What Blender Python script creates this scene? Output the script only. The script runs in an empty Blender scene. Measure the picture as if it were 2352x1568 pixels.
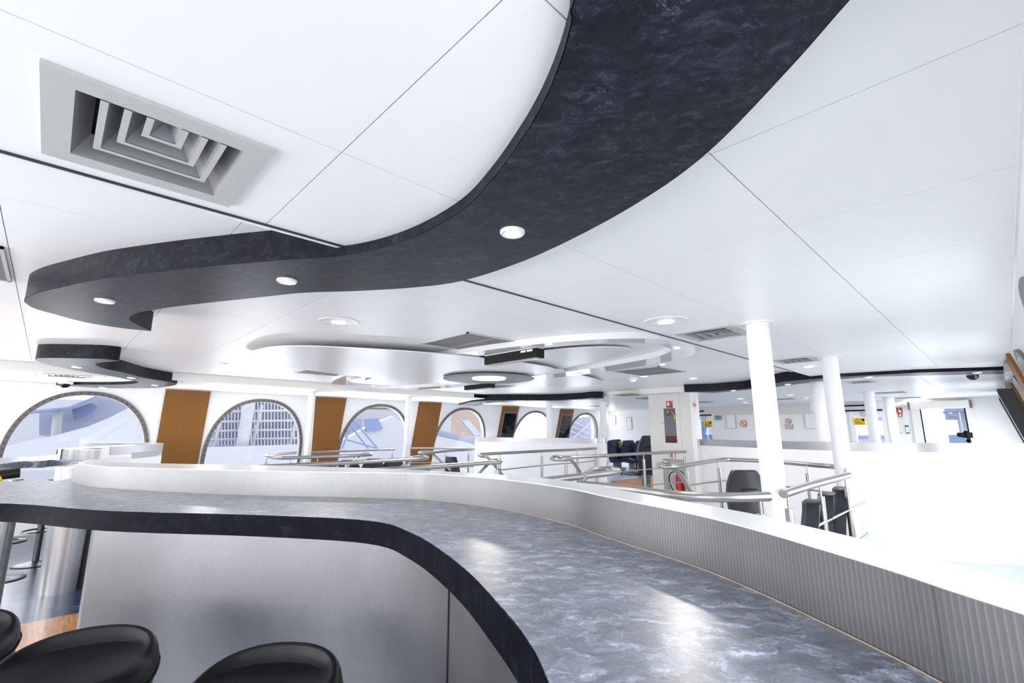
import bpy, bmesh, math, random
from mathutils import Vector, Matrix
from mathutils.geometry import tessellate_polygon
PI = math.pi
random.seed(4)
SC = bpy.context.scene
COL = SC.collection

# ------------------------------------------------------------------ units
# Plan coordinates (u) have their origin under the camera, +X runs along the ship's side,
# +Y runs across the ship; z is measured from the camera height.  1 u = S metres.
S = 0.72
HF = 2.1                      # camera height above the floor, in u
CAMZ = HF * S
def w(p):
    return Vector((p[0]*S, p[1]*S, p[2]*S + CAMZ))

# ------------------------------------------------------------------ camera
F, PIT, ROL, YAW = 1082.458, .188993, -.0014347, .800647
cw = Vector((math.cos(YAW)*math.cos(PIT), math.sin(YAW)*math.cos(PIT), math.sin(PIT)))
cr = Vector((math.sin(YAW), -math.cos(YAW), 0)); cu = cr.cross(cw)
c_, s_ = math.cos(ROL), math.sin(ROL)
cr, cu = cr*c_ + cu*s_, cu*c_ - cr*s_
cam = bpy.data.cameras.new('camera'); camo = bpy.data.objects.new('camera', cam); COL.objects.link(camo)
cam.sensor_width = 36; cam.lens = F/2352*36; cam.clip_start = .02; cam.clip_end = 300
M = Matrix.Identity(4)
for i in range(3):
    M[i][0], M[i][1], M[i][2] = cr[i], cu[i], -cw[i]
M.translation = Vector((0, 0, CAMZ)); camo.matrix_world = M
SC.camera = camo

def ray(px, py):
    return cr*(px-1176) - cu*(py-784) + cw*F
def W(px, py, z):             # point of the horizontal plane z seen at a pixel
    d = ray(px, py); d = d*(z/d.z); return (d.x, d.y, z)
def WX(px, py, x):            # ... of the plane x
    d = ray(px, py); d = d*(x/d.x); return (d.x, d.y, d.z)
def WD(px, py, D):            # ... at a distance along the view
    d = ray(px, py)*(D/F); return (d.x, d.y, d.z)

# ------------------------------------------------------------------ world, light, exposure
wd = bpy.data.worlds.new('sky'); SC.world = wd; wd.use_nodes = True
nt = wd.node_tree; nt.nodes['Background'].inputs[0].default_value = (.965, .975, 1.0, 1)
nt.nodes['Background'].inputs[1].default_value = 3.6
SC.view_settings.view_transform = 'Standard'; SC.view_settings.look = 'None'
SC.view_settings.gamma = 1; SC.view_settings.use_curve_mapping = False
SC.view_settings.exposure = 0.87
def area(name, loc, target, sx, sy, power, col=(1, 1, 1)):
    l = bpy.data.lights.new(name, 'AREA'); l.shape = 'RECTANGLE'; l.size = sx; l.size_y = sy
    l.energy = power; l.color = col
    o = bpy.data.objects.new(name, l); COL.objects.link(o); o.location = loc
    o.rotation_euler = (Vector(target) - Vector(loc)).to_track_quat('-Z', 'Y').to_euler()
    return o
TILT = .26
WXC = [.56, 4.07, 7.55, 10.95, 14.75, 18.2]          # window centres along both sides
# daylight standing in the windows of the near side (beside and behind the camera)
for i, xc in enumerate([-2.95]+WXC):
    area('daylight_near', w((xc, -1.35, -.35)), w((xc, 4, .35)), 1.75, 1.6, (7, 14, 13, 15, 22, 26, 26)[i], (1.0, .985, .95))
for i, xc in enumerate([-2.95]+WXC[:5]):    # added uplights, hidden below the far sills to brighten the ceiling
    area('uplight_fill', w((xc, 15.35, -1.75)), w((xc, 10, .9)), 1.7, .8, 60, (1.0, .98, .95))
for yc in (2.2, 6.77, 11.3):
    area('aft_fill', w((-4.4, yc, -.3)), w((3, yc, .4)), 2.0, 1.6, 42, (1.0, .98, .94))  # added fill lamps outside the unseen aft openings

# ------------------------------------------------------------------ materials
def mat(name, base=(.8, .8, .8), rough=.5, metal=0, spec=.5, emit=None, es=0):
    m = bpy.data.materials.new(name); m.use_nodes = True
    b = m.node_tree.nodes['Principled BSDF']
    b.inputs['Base Color'].default_value = (*base, 1); b.inputs['Roughness'].default_value = rough
    b.inputs['Metallic'].default_value = metal; b.inputs['Specular IOR Level'].default_value = spec
    if emit:
        b.inputs['Emission Color'].default_value = (*emit, 1); b.inputs['Emission Strength'].default_value = es
    return m
def nodes(m):
    return m.node_tree.nodes, m.node_tree.links, m.node_tree.nodes['Principled BSDF']
def noise(N, L, vec, scale, detail=5, rough=.6, dist=0):
    n = N.new('ShaderNodeTexNoise'); n.inputs['Scale'].default_value = scale
    n.inputs['Detail'].default_value = detail; n.inputs['Roughness'].default_value = rough
    n.inputs['Distortion'].default_value = dist
    L.new(vec, n.inputs['Vector']); return n
def ramp(N, L, fac, stops):
    r = N.new('ShaderNodeValToRGB'); e = r.color_ramp.elements
    e[0].position, e[0].color = stops[0][0], (*stops[0][1], 1)
    e[1].position, e[1].color = stops[-1][0], (*stops[-1][1], 1)
    for p, c in stops[1:-1]:
        x = e.new(p); x.color = (*c, 1)
    L.new(fac, r.inputs[0]); return r
def mapping(N, L, src='Object', scale=(1, 1, 1), rot=(0, 0, 0)):
    t = N.new('ShaderNodeTexCoord'); mp = N.new('ShaderNodeMapping')
    mp.inputs['Scale'].default_value = scale; mp.inputs['Rotation'].default_value = rot
    L.new(t.outputs[src], mp.inputs[0]); return mp.outputs[0]

def slate(name, dark, mid, vein, rough, vs=1.0, spec=.5):
    m = mat(name, dark, rough, spec=spec); N, L, b = nodes(m)
    v = mapping(N, L, scale=(1, 1, 1), rot=(0, 0, .9))
    wp = noise(N, L, v, 3.5*vs, 6, .65)
    mx = N.new('ShaderNodeMixRGB'); mx.blend_type = 'ADD'; mx.inputs[0].default_value = .13
    L.new(v, mx.inputs[1]); L.new(wp.outputs['Color'], mx.inputs[2])
    st = N.new('ShaderNodeMapping'); st.inputs['Scale'].default_value = (1, 2.1, 1.4); L.new(mx.outputs[0], st.inputs[0])
    cl = noise(N, L, st.outputs[0], 8*vs, 9, .68, .6)
    r1 = ramp(N, L, cl.outputs['Fac'], [(.28, dark), (.50, tuple((a+b_)/2 for a, b_ in zip(dark, mid))), (.58, mid), (.70, tuple(min(1, c*2.4) for c in mid))])
    vn = noise(N, L, st.outputs[0], 4.2*vs, 7, .6, 1.3)
    ab = N.new('ShaderNodeMath'); ab.operation = 'SUBTRACT'; ab.inputs[1].default_value = .5; L.new(vn.outputs['Fac'], ab.inputs[0])
    a2 = N.new('ShaderNodeMath'); a2.operation = 'ABSOLUTE'; L.new(ab.outputs[0], a2.inputs[0])
    r2 = ramp(N, L, a2.outputs[0], [(0, (.8, .8, .8)), (.007, (.0, .0, .0)), (1, (0, 0, 0))])
    msk = noise(N, L, v, 5*vs, 4)
    r3 = ramp(N, L, msk.outputs['Fac'], [(.48, (0, 0, 0)), (.66, (1, 1, 1))])
    mu = N.new('ShaderNodeMath'); mu.operation = 'MULTIPLY'; L.new(r2.outputs[0], mu.inputs[0]); L.new(r3.outputs[0], mu.inputs[1])
    m2 = N.new('ShaderNodeMixRGB'); L.new(mu.outputs[0], m2.inputs[0]); L.new(r1.outputs[0], m2.inputs[1])
    m2.inputs[2].default_value = (*vein, 1); L.new(m2.outputs[0], b.inputs['Base Color'])
    fn = noise(N, L, v, 260, 2)
    rr = N.new('ShaderNodeMapRange'); rr.inputs[3].default_value = rough-.08; rr.inputs[4].default_value = rough+.1
    L.new(fn.outputs['Fac'], rr.inputs[0]); L.new(rr.outputs[0], b.inputs['Roughness'])
    bp = N.new('ShaderNodeBump'); bp.inputs['Strength'].default_value = .06; bp.inputs['Distance'].default_value = .002
    L.new(fn.outputs['Fac'], bp.inputs['Height']); L.new(bp.outputs[0], b.inputs['Normal'])
    return m

def ribbed(name, base, pitch, rough=.33, strength=.5):
    m = mat(name, base, rough, metal=.9); N, L, b = nodes(m)
    uv = N.new('ShaderNodeUVMap'); uv.uv_map = 'UVMap'
    sx = N.new('ShaderNodeSeparateXYZ'); L.new(uv.outputs[0], sx.inputs[0])
    mu = N.new('ShaderNodeMath'); mu.operation = 'MULTIPLY'; mu.inputs[1].default_value = 2*PI/pitch; L.new(sx.outputs[0], mu.inputs[0])
    sn = N.new('ShaderNodeMath'); sn.operation = 'SINE'; L.new(mu.outputs[0], sn.inputs[0])
    bp = N.new('ShaderNodeBump'); bp.inputs['Strength'].default_value = strength; bp.inputs['Distance'].default_value = .0011
    L.new(sn.outputs[0], bp.inputs['Height']); L.new(bp.outputs[0], b.inputs['Normal'])
    ob = mapping(N, L)
    n1 = noise(N, L, ob, 6, 5); n2 = noise(N, L, ob, 400, 1)
    mr = N.new('ShaderNodeMapRange'); mr.inputs[1].default_value = .35; mr.inputs[3].default_value = .97; mr.inputs[4].default_value = 1.30  # rib crests lightened in the colour, painting their glint
    L.new(sn.outputs[0], mr.inputs[0])
    mm = N.new('ShaderNodeMixRGB'); mm.blend_type = 'MULTIPLY'; mm.inputs[0].default_value = 1
    c = ramp(N, L, n1.outputs['Fac'], [(.3, tuple(x*.90 for x in base)), (.7, base)])
    L.new(c.outputs[0], mm.inputs[1]); L.new(mr.outputs[0], mm.inputs[2]); L.new(mm.outputs[0], b.inputs['Base Color'])
    rr = N.new('ShaderNodeMapRange'); rr.inputs[3].default_value = rough-.05; rr.inputs[4].default_value = rough+.12
    L.new(n2.outputs['Fac'], rr.inputs[0]); L.new(rr.outputs[0], b.inputs['Roughness'])
    return m

def wood(name, c1, c2, rough=.35, scale=(14, 14, 1.2), k=6):
    m = mat(name, c1, rough); N, L, b = nodes(m)
    v = mapping(N, L, scale=scale)
    n = noise(N, L, v, k, 8, .7, .4)
    r = ramp(N, L, n.outputs['Fac'], [(.3, c1), (.7, c2)]); L.new(r.outputs[0], b.inputs['Base Color'])
    return m

def grained(name, base, rough, k=.04, sc=60, metal=0, spec=.5):
    m = mat(name, base, rough, metal, spec); N, L, b = nodes(m)
    n = noise(N, L, mapping(N, L), sc, 4)
    r = ramp(N, L, n.outputs['Fac'], [(.3, tuple(c*(1-k) for c in base)), (.7, tuple(min(1, c*(1+k)) for c in base))])
    L.new(r.outputs[0], b.inputs['Base Color']); return m

m_ceil = grained('ceiling_panel_white', (.91, .905, .90), .38, .012, 3)
m_back = mat('ceiling_gap_grey', (.80, .81, .83), .6)
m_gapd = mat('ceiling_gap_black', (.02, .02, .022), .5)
m_strip = grained('linear_ceiling_white', (.82, .83, .84), .36, .015, 5)
m_slate = slate('slate_laminate', (.0055, .0055, .0075), (.023, .026, .039), (.22, .24, .34), .36, 2.0, .18)
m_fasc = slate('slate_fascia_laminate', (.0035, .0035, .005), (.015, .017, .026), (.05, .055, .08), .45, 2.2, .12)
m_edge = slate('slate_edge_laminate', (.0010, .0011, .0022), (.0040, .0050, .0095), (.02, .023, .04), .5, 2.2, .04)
m_top = slate('slate_worktop', (.022, .028, .045), (.25, .285, .36), (.85, .88, .95), .30, 2.6, 1.0)  # lightened slate: the bright reflection is put into its colour
m_top.node_tree.nodes['Principled BSDF'].inputs['Coat Weight'].default_value = .55
m_top.node_tree.nodes['Principled BSDF'].inputs['Coat Roughness'].default_value = .36
m_rib = ribbed('ribbed_steel', (.225, .23, .24), .0078, .45, .035)
m_ribf = ribbed('ribbed_steel_front', (.165, .167, .18), .0062, .38, .10)
m_steel = grained('brushed_steel', (.40, .39, .37), .30, .03, 120, .95)
m_steelw = grained('satin_steel_band', (.42, .425, .445), .33, .03, 200, .85)
m_white = grained('white_wall_laminate', (.88, .88, .88), .4, .01, 4)
m_wtop = mat('white_cap', (.86, .86, .86), .28)
m_cream = grained('cream_paint', (.84, .82, .77), .45, .012, 4)
m_colm = grained('white_column_paint', (.88, .88, .89), .32, .01, 6)
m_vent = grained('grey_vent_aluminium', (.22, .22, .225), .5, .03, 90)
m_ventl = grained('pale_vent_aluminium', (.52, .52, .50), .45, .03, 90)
m_black = grained('black_plastic', (.006, .006, .006), .5, .2, 80, 0, .2)
m_dark = mat('dark_void', (.006, .006, .006), .8)
m_brown = wood('brown_veneer', (.19, .070, .006), (.26, .10, .010), .6, (16, 16, 1.1), 5)
m_frame = grained('riveted_frame_metal', (.20, .19, .18), .45, .1, 60, .4)
m_case = grained('screen_case_grey', (.035, .030, .036), .5, .1, 60)
m_rivet = mat('rivet_dark', (.04, .04, .04), .5)
m_leather = grained('black_leather', (.006, .006, .007), .38, .25, 30, 0, .34)
m_seat = grained('dark_blue_grey_upholstery', (.012, .015, .022), .45, .2, 50)
m_seatb = grained('blue_upholstery', (.008, .018, .06), .42, .2, 50)
m_chrome = grained('grey_stool_metal', (.13, .135, .135), .32, .05, 60, .9)
m_yellow = mat('yellow_plastic', (.85, .55, .0), .4)
m_red = mat('red_paint', (.45, .008, .02), .35)
m_redl = mat('red_print', (.62, .05, .03), .5)
m_green = mat('green_print', (.0, .17, .08), .5)
m_pink = mat('ivory_print', (.85, .78, .66), .5)
m_paper = mat('white_print', (.85, .85, .84), .5)
m_greyp = mat('grey_print', (.42, .42, .42), .5)
m_cloud = grained('metallic_white_cloud', (.80, .81, .83), .32, .015, 6, .08)
m_ring = mat('gloss_white_ring', (.84, .84, .86), .06, spec=.9)
m_lamp = mat('lamp_lit', (1, 1, 1), .5, emit=(1, .97, .9), es=9)
m_lampw = mat('lamp_soft_lit', (1, 1, 1), .5, emit=(1, .93, .80), es=4)
m_trimw = mat('white_lamp_trim', (.85, .85, .84), .3)
m_dome = mat('smoked_dome', (.01, .01, .012), .08)
m_screen = mat('dark_mirror_screen', (.010, .010, .012), .04, spec=1.0)
m_brass = mat('brass', (.42, .32, .12), .3, metal=.9)
m_hose = mat('dark_red_hose', (.07, .012, .01), .6)
m_grey = grained('trunk_grey_paint', (.70, .68, .65), .4, .012, 4)
m_ext_w = mat('outside_white', (0.125, 0.13, 0.15), .7)
m_ext_b = mat('outside_pale_blue', (0.04, 0.057, 0.125), .7)
m_ext_m = mat('outside_blue', (0.075, 0.086, 0.128), .7)
m_ext_d = mat('outside_dark_blue', (0.008, 0.02, 0.085), .6)
m_ext_r = mat('outside_brick', (0.125, 0.092, 0.08), .8)
m_quay = mat('outside_quay', (0.62, 0.63, 0.64), .8)

def glass_mat():
    m = bpy.data.materials.new('window_glass'); m.use_nodes = True
    N, L = m.node_tree.nodes, m.node_tree.links
    N.clear(); o = N.new('ShaderNodeOutputMaterial'); mx = N.new('ShaderNodeMixShader')
    t = N.new('ShaderNodeBsdfTransparent'); t.inputs[0].default_value = (.93, .96, 1, 1)
    g = N.new('ShaderNodeBsdfGlossy'); g.inputs['Roughness'].default_value = .02
    lw = N.new('ShaderNodeLayerWeight'); lw.inputs[0].default_value = .5
    pw_ = N.new('ShaderNodeMath'); pw_.operation = 'POWER'; pw_.inputs[1].default_value = 5; L.new(lw.outputs['Facing'], pw_.inputs[0])
    f = N.new('ShaderNodeMapRange'); f.inputs[3].default_value = .05; f.inputs[4].default_value = .55; L.new(pw_.outputs[0], f.inputs[0])
    L.new(f.outputs[0], mx.inputs[0]); L.new(t.outputs[0], mx.inputs[1]); L.new(g.outputs[0], mx.inputs[2])
    L.new(mx.outputs[0], o.inputs[0]); return m
m_glass = glass_mat()

def floor_mat():
    m = mat('deck_floor', (.02, .03, .06), .22, spec=.6); N, L, b = nodes(m)
    t = N.new('ShaderNodeTexCoord'); v = t.outputs['Object']
    sx = N.new('ShaderNodeSeparateXYZ'); L.new(v, sx.inputs[0])
    st = N.new('ShaderNodeMapping'); st.inputs['Scale'].default_value = (1, 3.2, 1); L.new(v, st.inputs[0])
    n = noise(N, L, st.outputs[0], 3.0, 9, .7, 1.1)
    vin = ramp(N, L, n.outputs['Fac'], [(.35, (.008, .014, .035)), (.60, (.035, .055, .11)), (.78, (.30, .32, .34))])
    pw = N.new('ShaderNodeMapping'); pw.inputs['Scale'].default_value = (14, 1.0, 1); L.new(v, pw.inputs[0])
    n2 = noise(N, L, pw.outputs[0], 3.0, 8, .7, .3)
    wd_ = ramp(N, L, n2.outputs['Fac'], [(.3, (.20, .085, .03)), (.55, (.40, .19, .075)), (.75, (.55, .30, .13))])
    n3 = noise(N, L, v, 30, 4)
    pale = ramp(N, L, n3.outputs['Fac'], [(.3, (.42, .47, .56)), (.7, (.50, .55, .63))])
    def less(sock, val):
        x = N.new('ShaderNodeMath'); x.operation = 'LESS_THAN'; L.new(sock, x.inputs[0]); x.inputs[1].default_value = val; return x.outputs[0]
    a = N.new('ShaderNodeMixRGB'); band_ = N.new('ShaderNodeMath'); band_.operation = 'SUBTRACT'; L.new(less(sx.outputs[1], 7.95*S), band_.inputs[0]); L.new(less(sx.outputs[1], 5.6*S), band_.inputs[1]); L.new(band_.outputs[0], a.inputs[0]); L.new(vin.outputs[0], a.inputs[1]); L.new(wd_.outputs[0], a.inputs[2])
    ar_ = N.new('ShaderNodeMath'); ar_.operation = 'MULTIPLY'; L.new(less(sx.outputs[0], 1.7*S), ar_.inputs[0])
    g_ = N.new('ShaderNodeMath'); g_.operation = 'GREATER_THAN'; g_.inputs[1].default_value = 5.6*S; L.new(sx.outputs[1], g_.inputs[0]); L.new(g_.outputs[0], ar_.inputs[1])  # unseen floor near the camera stays pale to bounce light upward
    c = N.new('ShaderNodeMixRGB'); L.new(ar_.outputs[0], c.inputs[0]); L.new(pale.outputs[0], c.inputs[1]); L.new(a.outputs[0], c.inputs[2])
    L.new(c.outputs[0], b.inputs['Base Color']); return m
m_floor = floor_mat()
m_woodf = wood('orange_wood_riser', (.55, .27, .12), (.72, .42, .22), .4, (2, 2, 14), 5)

# ------------------------------------------------------------------ mesh builder
class MB:
    def __init__(s): s.v = []; s.f = []; s.uv = {}; s.sm = []
    def add(s, vs, fs, smooth=False):
        o = len(s.v); s.v += [tuple(v) for v in vs]
        for f in fs: s.f.append(tuple(i+o for i in f)); s.sm.append(smooth)
        return o
    def box(s, lo, hi):
        x0, y0, z0 = lo; x1, y1, z1 = hi
        s.add([(x0,y0,z0),(x1,y0,z0),(x1,y1,z0),(x0,y1,z0),(x0,y0,z1),(x1,y0,z1),(x1,y1,z1),(x0,y1,z1)],
              [(0,3,2,1),(4,5,6,7),(0,1,5,4),(1,2,6,5),(2,3,7,6),(3,0,4,7)]); return s
    def obox(s, c, ax, ay, az):   # centre and three half-axis vectors
        c, ax, ay, az = map(Vector, (c, ax, ay, az)); vs = []
        for k in (-1, 1):
            for a, b_ in ((-1,-1),(1,-1),(1,1),(-1,1)): vs.append(c+ax*a+ay*b_+az*k)
        s.add(vs, [(0,3,2,1),(4,5,6,7),(0,1,5,4),(1,2,6,5),(2,3,7,6),(3,0,4,7)]); return s
    def prism(s, poly, z0, z1, smooth=True):
        n = len(poly)
        ar = sum(poly[i][0]*poly[(i+1)%n][1]-poly[(i+1)%n][0]*poly[i][1] for i in range(n))
        if ar < 0: poly = poly[::-1]
        tr = tessellate_polygon([[Vector((p[0], p[1], 0)) for p in poly]])
        bot = [(p[0], p[1], z0) for p in poly]; top = [(p[0], p[1], z1) for p in poly]
        def orient(t, up):
            a, b_, c = (Vector((poly[i][0], poly[i][1], 0)) for i in t)
            nz = (b_-a).cross(c-a).z
            return t if (nz > 0) == up else (t[0], t[2], t[1])
        s.add(bot, [orient(t, False) for t in tr]); s.add(top, [orient(t, True) for t in tr])
        s.add(bot+top, [(i, (i+1)%n, n+(i+1)%n, n+i) for i in range(n)], smooth); return s
    def strip(s, path, z0, z1, closed=False, smooth=True):   # upright sheet with arclength uv
        o = len(s.v); n = len(path); d = 0; L = [0]
        pp = list(path) + ([path[0]] if closed else [])
        for i in range(1, len(pp)): d += math.dist(pp[i], pp[i-1])*S; L.append(d)
        for p, l in zip(pp, L):
            s.uv[len(s.v)] = (l, z0*S); s.v.append((p[0], p[1], z0)); s.uv[len(s.v)] = (l, z1*S); s.v.append((p[0], p[1], z1))
        for i in range(len(pp)-1): s.f.append((o+2*i, o+2*i+2, o+2*i+3, o+2*i+1)); s.sm.append(smooth)
        return s
    def tube(s, pts, r, n=10, caps=True):
        pts = [Vector(p) for p in pts]; ring = []; up = Vector((0, 0, 1))
        t0 = (pts[1]-pts[0]).normalized()
        a = t0.cross(up)
        if a.length < .05: a = t0.cross(Vector((1, 0, 0)))
        a.normalize()
        vs = []
        for i, p in enumerate(pts):
            if i == 0: t = t0
            elif i == len(pts)-1: t = (pts[-1]-pts[-2]).normalized()
            else: t = ((pts[i+1]-p).normalized()+(p-pts[i-1]).normalized()).normalized()
            a = (a - t*a.dot(t)).normalized(); b_ = t.cross(a)
            for k in range(n): th = 2*PI*k/n; vs.append(p+(a*math.cos(th)+b_*math.sin(th))*r)
        fs = [(i*n+k, i*n+(k+1)%n, (i+1)*n+(k+1)%n, (i+1)*n+k) for i in range(len(pts)-1) for k in range(n)]
        s.add(vs, fs, True)
        if caps:
            s.add(vs[:n], [tuple(range(n))[::-1]]); s.add(vs[-n:], [tuple(range(n))])
        return s
    def lathe(s, c, prof, n=32, smooth=True, sx=1, sy=1):
        vs = []
        for r, z in prof:
            for k in range(n): th = 2*PI*k/n; vs.append((c[0]+r*sx*math.cos(th), c[1]+r*sy*math.sin(th), c[2]+z))
        fs = [(i*n+k, i*n+(k+1)%n, (i+1)*n+(k+1)%n, (i+1)*n+k) for i in range(len(prof)-1) for k in range(n)]
        s.add(vs, fs, smooth)
        if prof[0][0] > 1e-6: s.add(vs[:n], [tuple(range(n))[::-1]])
        if prof[-1][0] > 1e-6: s.add(vs[-n:], [tuple(range(n))])
        return s
    def build(s, name, material, parent=None, local=False, bevel=0, sub=0):
        me = bpy.data.meshes.new(name)
        if local: vs = [Vector(v) for v in s.v]
        else:
            off = parent['_org'] if parent is not None else Vector((0, 0, 0))
            off = Vector(off); vs = [w(v)-off for v in s.v]
        me.from_pydata(vs, [], s.f)
        if s.uv:
            ul = me.uv_layers.new(name='UVMap')
            for lp in me.loops: ul.data[lp.index].uv = s.uv.get(lp.vertex_index, (0, 0))
        for p, sm in zip(me.polygons, s.sm): p.use_smooth = sm
        bm = bmesh.new(); bm.from_mesh(me)
        if not s.uv: bmesh.ops.remove_doubles(bm, verts=bm.verts, dist=1e-6)
        bmesh.ops.recalc_face_normals(bm, faces=bm.faces); bm.to_mesh(me); bm.free()
        if any(s.sm):
            try: me.set_sharp_from_angle(angle=math.radians(38))
            except Exception: pass
        me.materials.append(material)
        o = bpy.data.objects.new(name, me); COL.objects.link(o)
        if parent is not None: o.parent = parent; o['_org'] = tuple(parent['_org'])
        else: o['_org'] = (0, 0, 0)
        if bevel:
            md = o.modifiers.new('bevel', 'BEVEL'); md.width = bevel; md.segments = 2; md.limit_method = 'ANGLE'
        if sub:
            md = o.modifiers.new('subsurf', 'SUBSURF'); md.levels = sub; md.render_levels = sub
        return o
def thing(name, label, cat, base, group=None, rz=0, metres=False):
    o = bpy.data.objects.new(name, None); COL.objects.link(o); o.empty_display_size = .1
    p = w(base); o.location = p; o.rotation_euler = (0, 0, rz); o['_org'] = tuple(p)
    o['label'] = label; o['category'] = cat
    if group: o['group'] = group
    return o
def tag(o, label, cat, group=None):
    o['label'] = label; o['category'] = cat
    if group: o['group'] = group
    return o
def structure(o, kind='structure'):
    o['kind'] = kind; return o
def copy_thing(o, loc, rz=None, label=None, group=None):
    def cp(a, par):
        c = a.copy(); COL.objects.link(c); c.parent = par
        for ch in [x for x in bpy.data.objects if x.parent == a]: kids.append((ch, c))
        return c
    kids = []; r = cp(o, None)
    while kids:
        a, p = kids.pop(); cp(a, p)
    r.location = loc; r['_org'] = tuple(loc)
    if rz is not None: r.rotation_euler = (0, 0, rz)
    if label: r['label'] = label
    if group: r['group'] = group
    return r
def catmull(pts, n=8, closed=False):
    out = []; m = len(pts)
    rng = range(m) if closed else range(m-1)
    for i in rng:
        if closed: p0, p1, p2, p3 = (pts[(i-1) % m], pts[i], pts[(i+1) % m], pts[(i+2) % m])
        else: p0, p1, p2, p3 = pts[max(i-1, 0)], pts[i], pts[i+1], pts[min(i+2, m-1)]
        for k in range(n):
            t = k/n; out.append(tuple(.5*((2*b_)+(-a+c)*t+(2*a-5*b_+4*c-d)*t*t+(-a+3*b_-3*c+d)*t**3) for a, b_, c, d in zip(p0, p1, p2, p3)))
    if not closed: out.append(tuple(pts[-1]))
    return out
YC = 6.77                      # the ship's centre line
def mir(pts): return [(p[0], 2*YC-p[1]) + tuple(p[2:]) for p in pts]

def text(body, size, loc_m, rot, material, parent, name='lettering', align='CENTER'):
    cu_ = bpy.data.curves.new(name, 'FONT'); cu_.body = body; cu_.size = size; cu_.align_x = align; cu_.align_y = 'CENTER'
    cu_.extrude = .0008; cu_.materials.append(material)
    tmp = bpy.data.objects.new(name, cu_); me = bpy.data.meshes.new_from_object(tmp)
    bpy.data.objects.remove(tmp); me.name = name
    if not me.materials: me.materials.append(material)
    o = bpy.data.objects.new(name, me); COL.objects.link(o)
    o.location = loc_m; o.rotation_euler = rot
    if parent is not None: o.parent = parent
    return o

# ================================================================== THE SETTING
ZN, ZH = 1.0, 1.13             # low side ceilings and high centre ceiling above the camera, u
XE, XB = 20.0, -4.2
def ysideL(z): return 13.70 + TILT*(1.0-z)
def ysideR(z): return -.17 - TILT*(1.0-z)
# floor
f = MB(); f.box((XB-.2, -1.2, -HF-.12), (XE+.3, 14.8, -HF)); structure(f.build('floor', m_floor))

HOLES = [(-.145, .455, 1.69, 2.285), (4.52, 5.12, 1.70, 2.27), (7.25, 7.80, 1.71, 2.20), (11.58, 12.15, 1.72, 2.18)]
HOLES = [(a+.06, b_-.06, c+.06, d-.06) for a, b_, c, d in HOLES]
def cut_box(m, x0, x1, y0, y1, z0, z1):
    rs = [(x0, x1, y0, y1)]
    for hx0, hx1, hy0, hy1 in HOLES:
        nx = []
        for a, b_, c, d in rs:
            if hx1 <= a or hx0 >= b_ or hy1 <= c or hy0 >= d: nx.append((a, b_, c, d)); continue
            if a < hx0: nx.append((a, hx0, c, d))
            if b_ > hx1: nx.append((hx1, b_, c, d))
            ma, mb_ = max(a, hx0), min(b_, hx1)
            if c < hy0: nx.append((ma, mb_, c, hy0))
            if d > hy1: nx.append((ma, mb_, hy1, d))
        rs = nx
    for a, b_, c, d in rs: m.box((a, c, z0), (b_, d, z1))
def ceiling(xs, ys, z, skip=lambda a, b: False, gap=.0045, mb=None, t=.02, material=None, name='ceiling'):
    m = MB()
    for i in range(len(xs)-1):
        for j in range(len(ys)-1):
            if skip((xs[i]+xs[i+1])/2, (ys[j]+ys[j+1])/2): continue
            g = gap/2
            cut_box(m, xs[i]+g, xs[i+1]-g, ys[j]+g, ys[j+1]-g, z, z+t)
    return structure(m.build(name, material or m_ceil))
xs_near = [-4.2, -3.9, -3.0, -2.1, -1.2, -.27, .64, 1.62, 2.54, 3.45, 4.36, 5.27, 6.18, 7.09, 8.0, 8.9, 9.8, 10.7]
ceiling(xs_near, [-.17, .62, 1.55, 2.40], ZN)
ceiling(xs_near, [11.14, 11.97, 12.92, 13.70], ZN)
xs_hi = [-4.2, -3.0, -2.1, -1.2, -.32, .62, 1.54, 2.45, 3.36, 4.27, 5.18, 6.09, 7.0, 7.91, 8.82, 9.73, 10.64, 11.55]
ceiling(xs_hi, [2.36, 3.25, 4.17, 5.13, 6.0, 7.54, 8.41, 9.37, 10.29, 11.18], ZH)
xs_f = [10.7+.30*i for i in range(32)]
ceiling([x for x in xs_f if x >= 10.7], [-.17, 1.0, 2.42, 6.77, 11.12, 12.5, 13.70], ZN-.0, gap=.010, t=.01, material=m_strip,
        skip=lambda x, y: x < 11.5 and 2.42 < y < 11.12)
b = MB()
cut_box(b, XB, 10.7, -.3, 2.36, ZN+.02, ZN+.03); b.box((XB, 11.18, ZN+.02), (10.7, 13.8, ZN+.03))
b.box((XB, 2.36, ZH+.02), (11.6, 11.18, ZH+.03)); cut_box(b, 10.7, XE+.2, -.3, 2.42, ZN+.012, ZN+.03)
b.box((11.6, 2.42, ZN+.012), (XE+.2, 11.12, ZN+.03)); b.box((10.7, 11.12, ZN+.012), (XE+.2, 13.8, ZN+.03))
b.box((XB-.3, -1.3, ZH+.06), (XE+.3, 14.9, ZH+.12))
structure(b.build('ceiling', m_back))
# step fascias between the low side ceilings and the high centre
s = MB(); s.box((XB, 2.40, ZN-.006), (9.0, 2.43, ZH+.02)); structure(s.build('trim_1', m_wtop))
s = MB(); s.box((XB, 11.09, ZN-.012), (9.15, 11.14, ZH+.02)); structure(s.build('trim_2', m_cream))
s = MB(); s.box((XB, 2.385, ZN-.008), (9.0, 2.398, ZN+.01)); structure(s.build('trim_3', m_gapd))
s = MB(); s.box((11.5, 2.42, ZN), (11.56, 11.12, ZH+.02)); structure(s.build('trim_4', m_cream))

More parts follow.
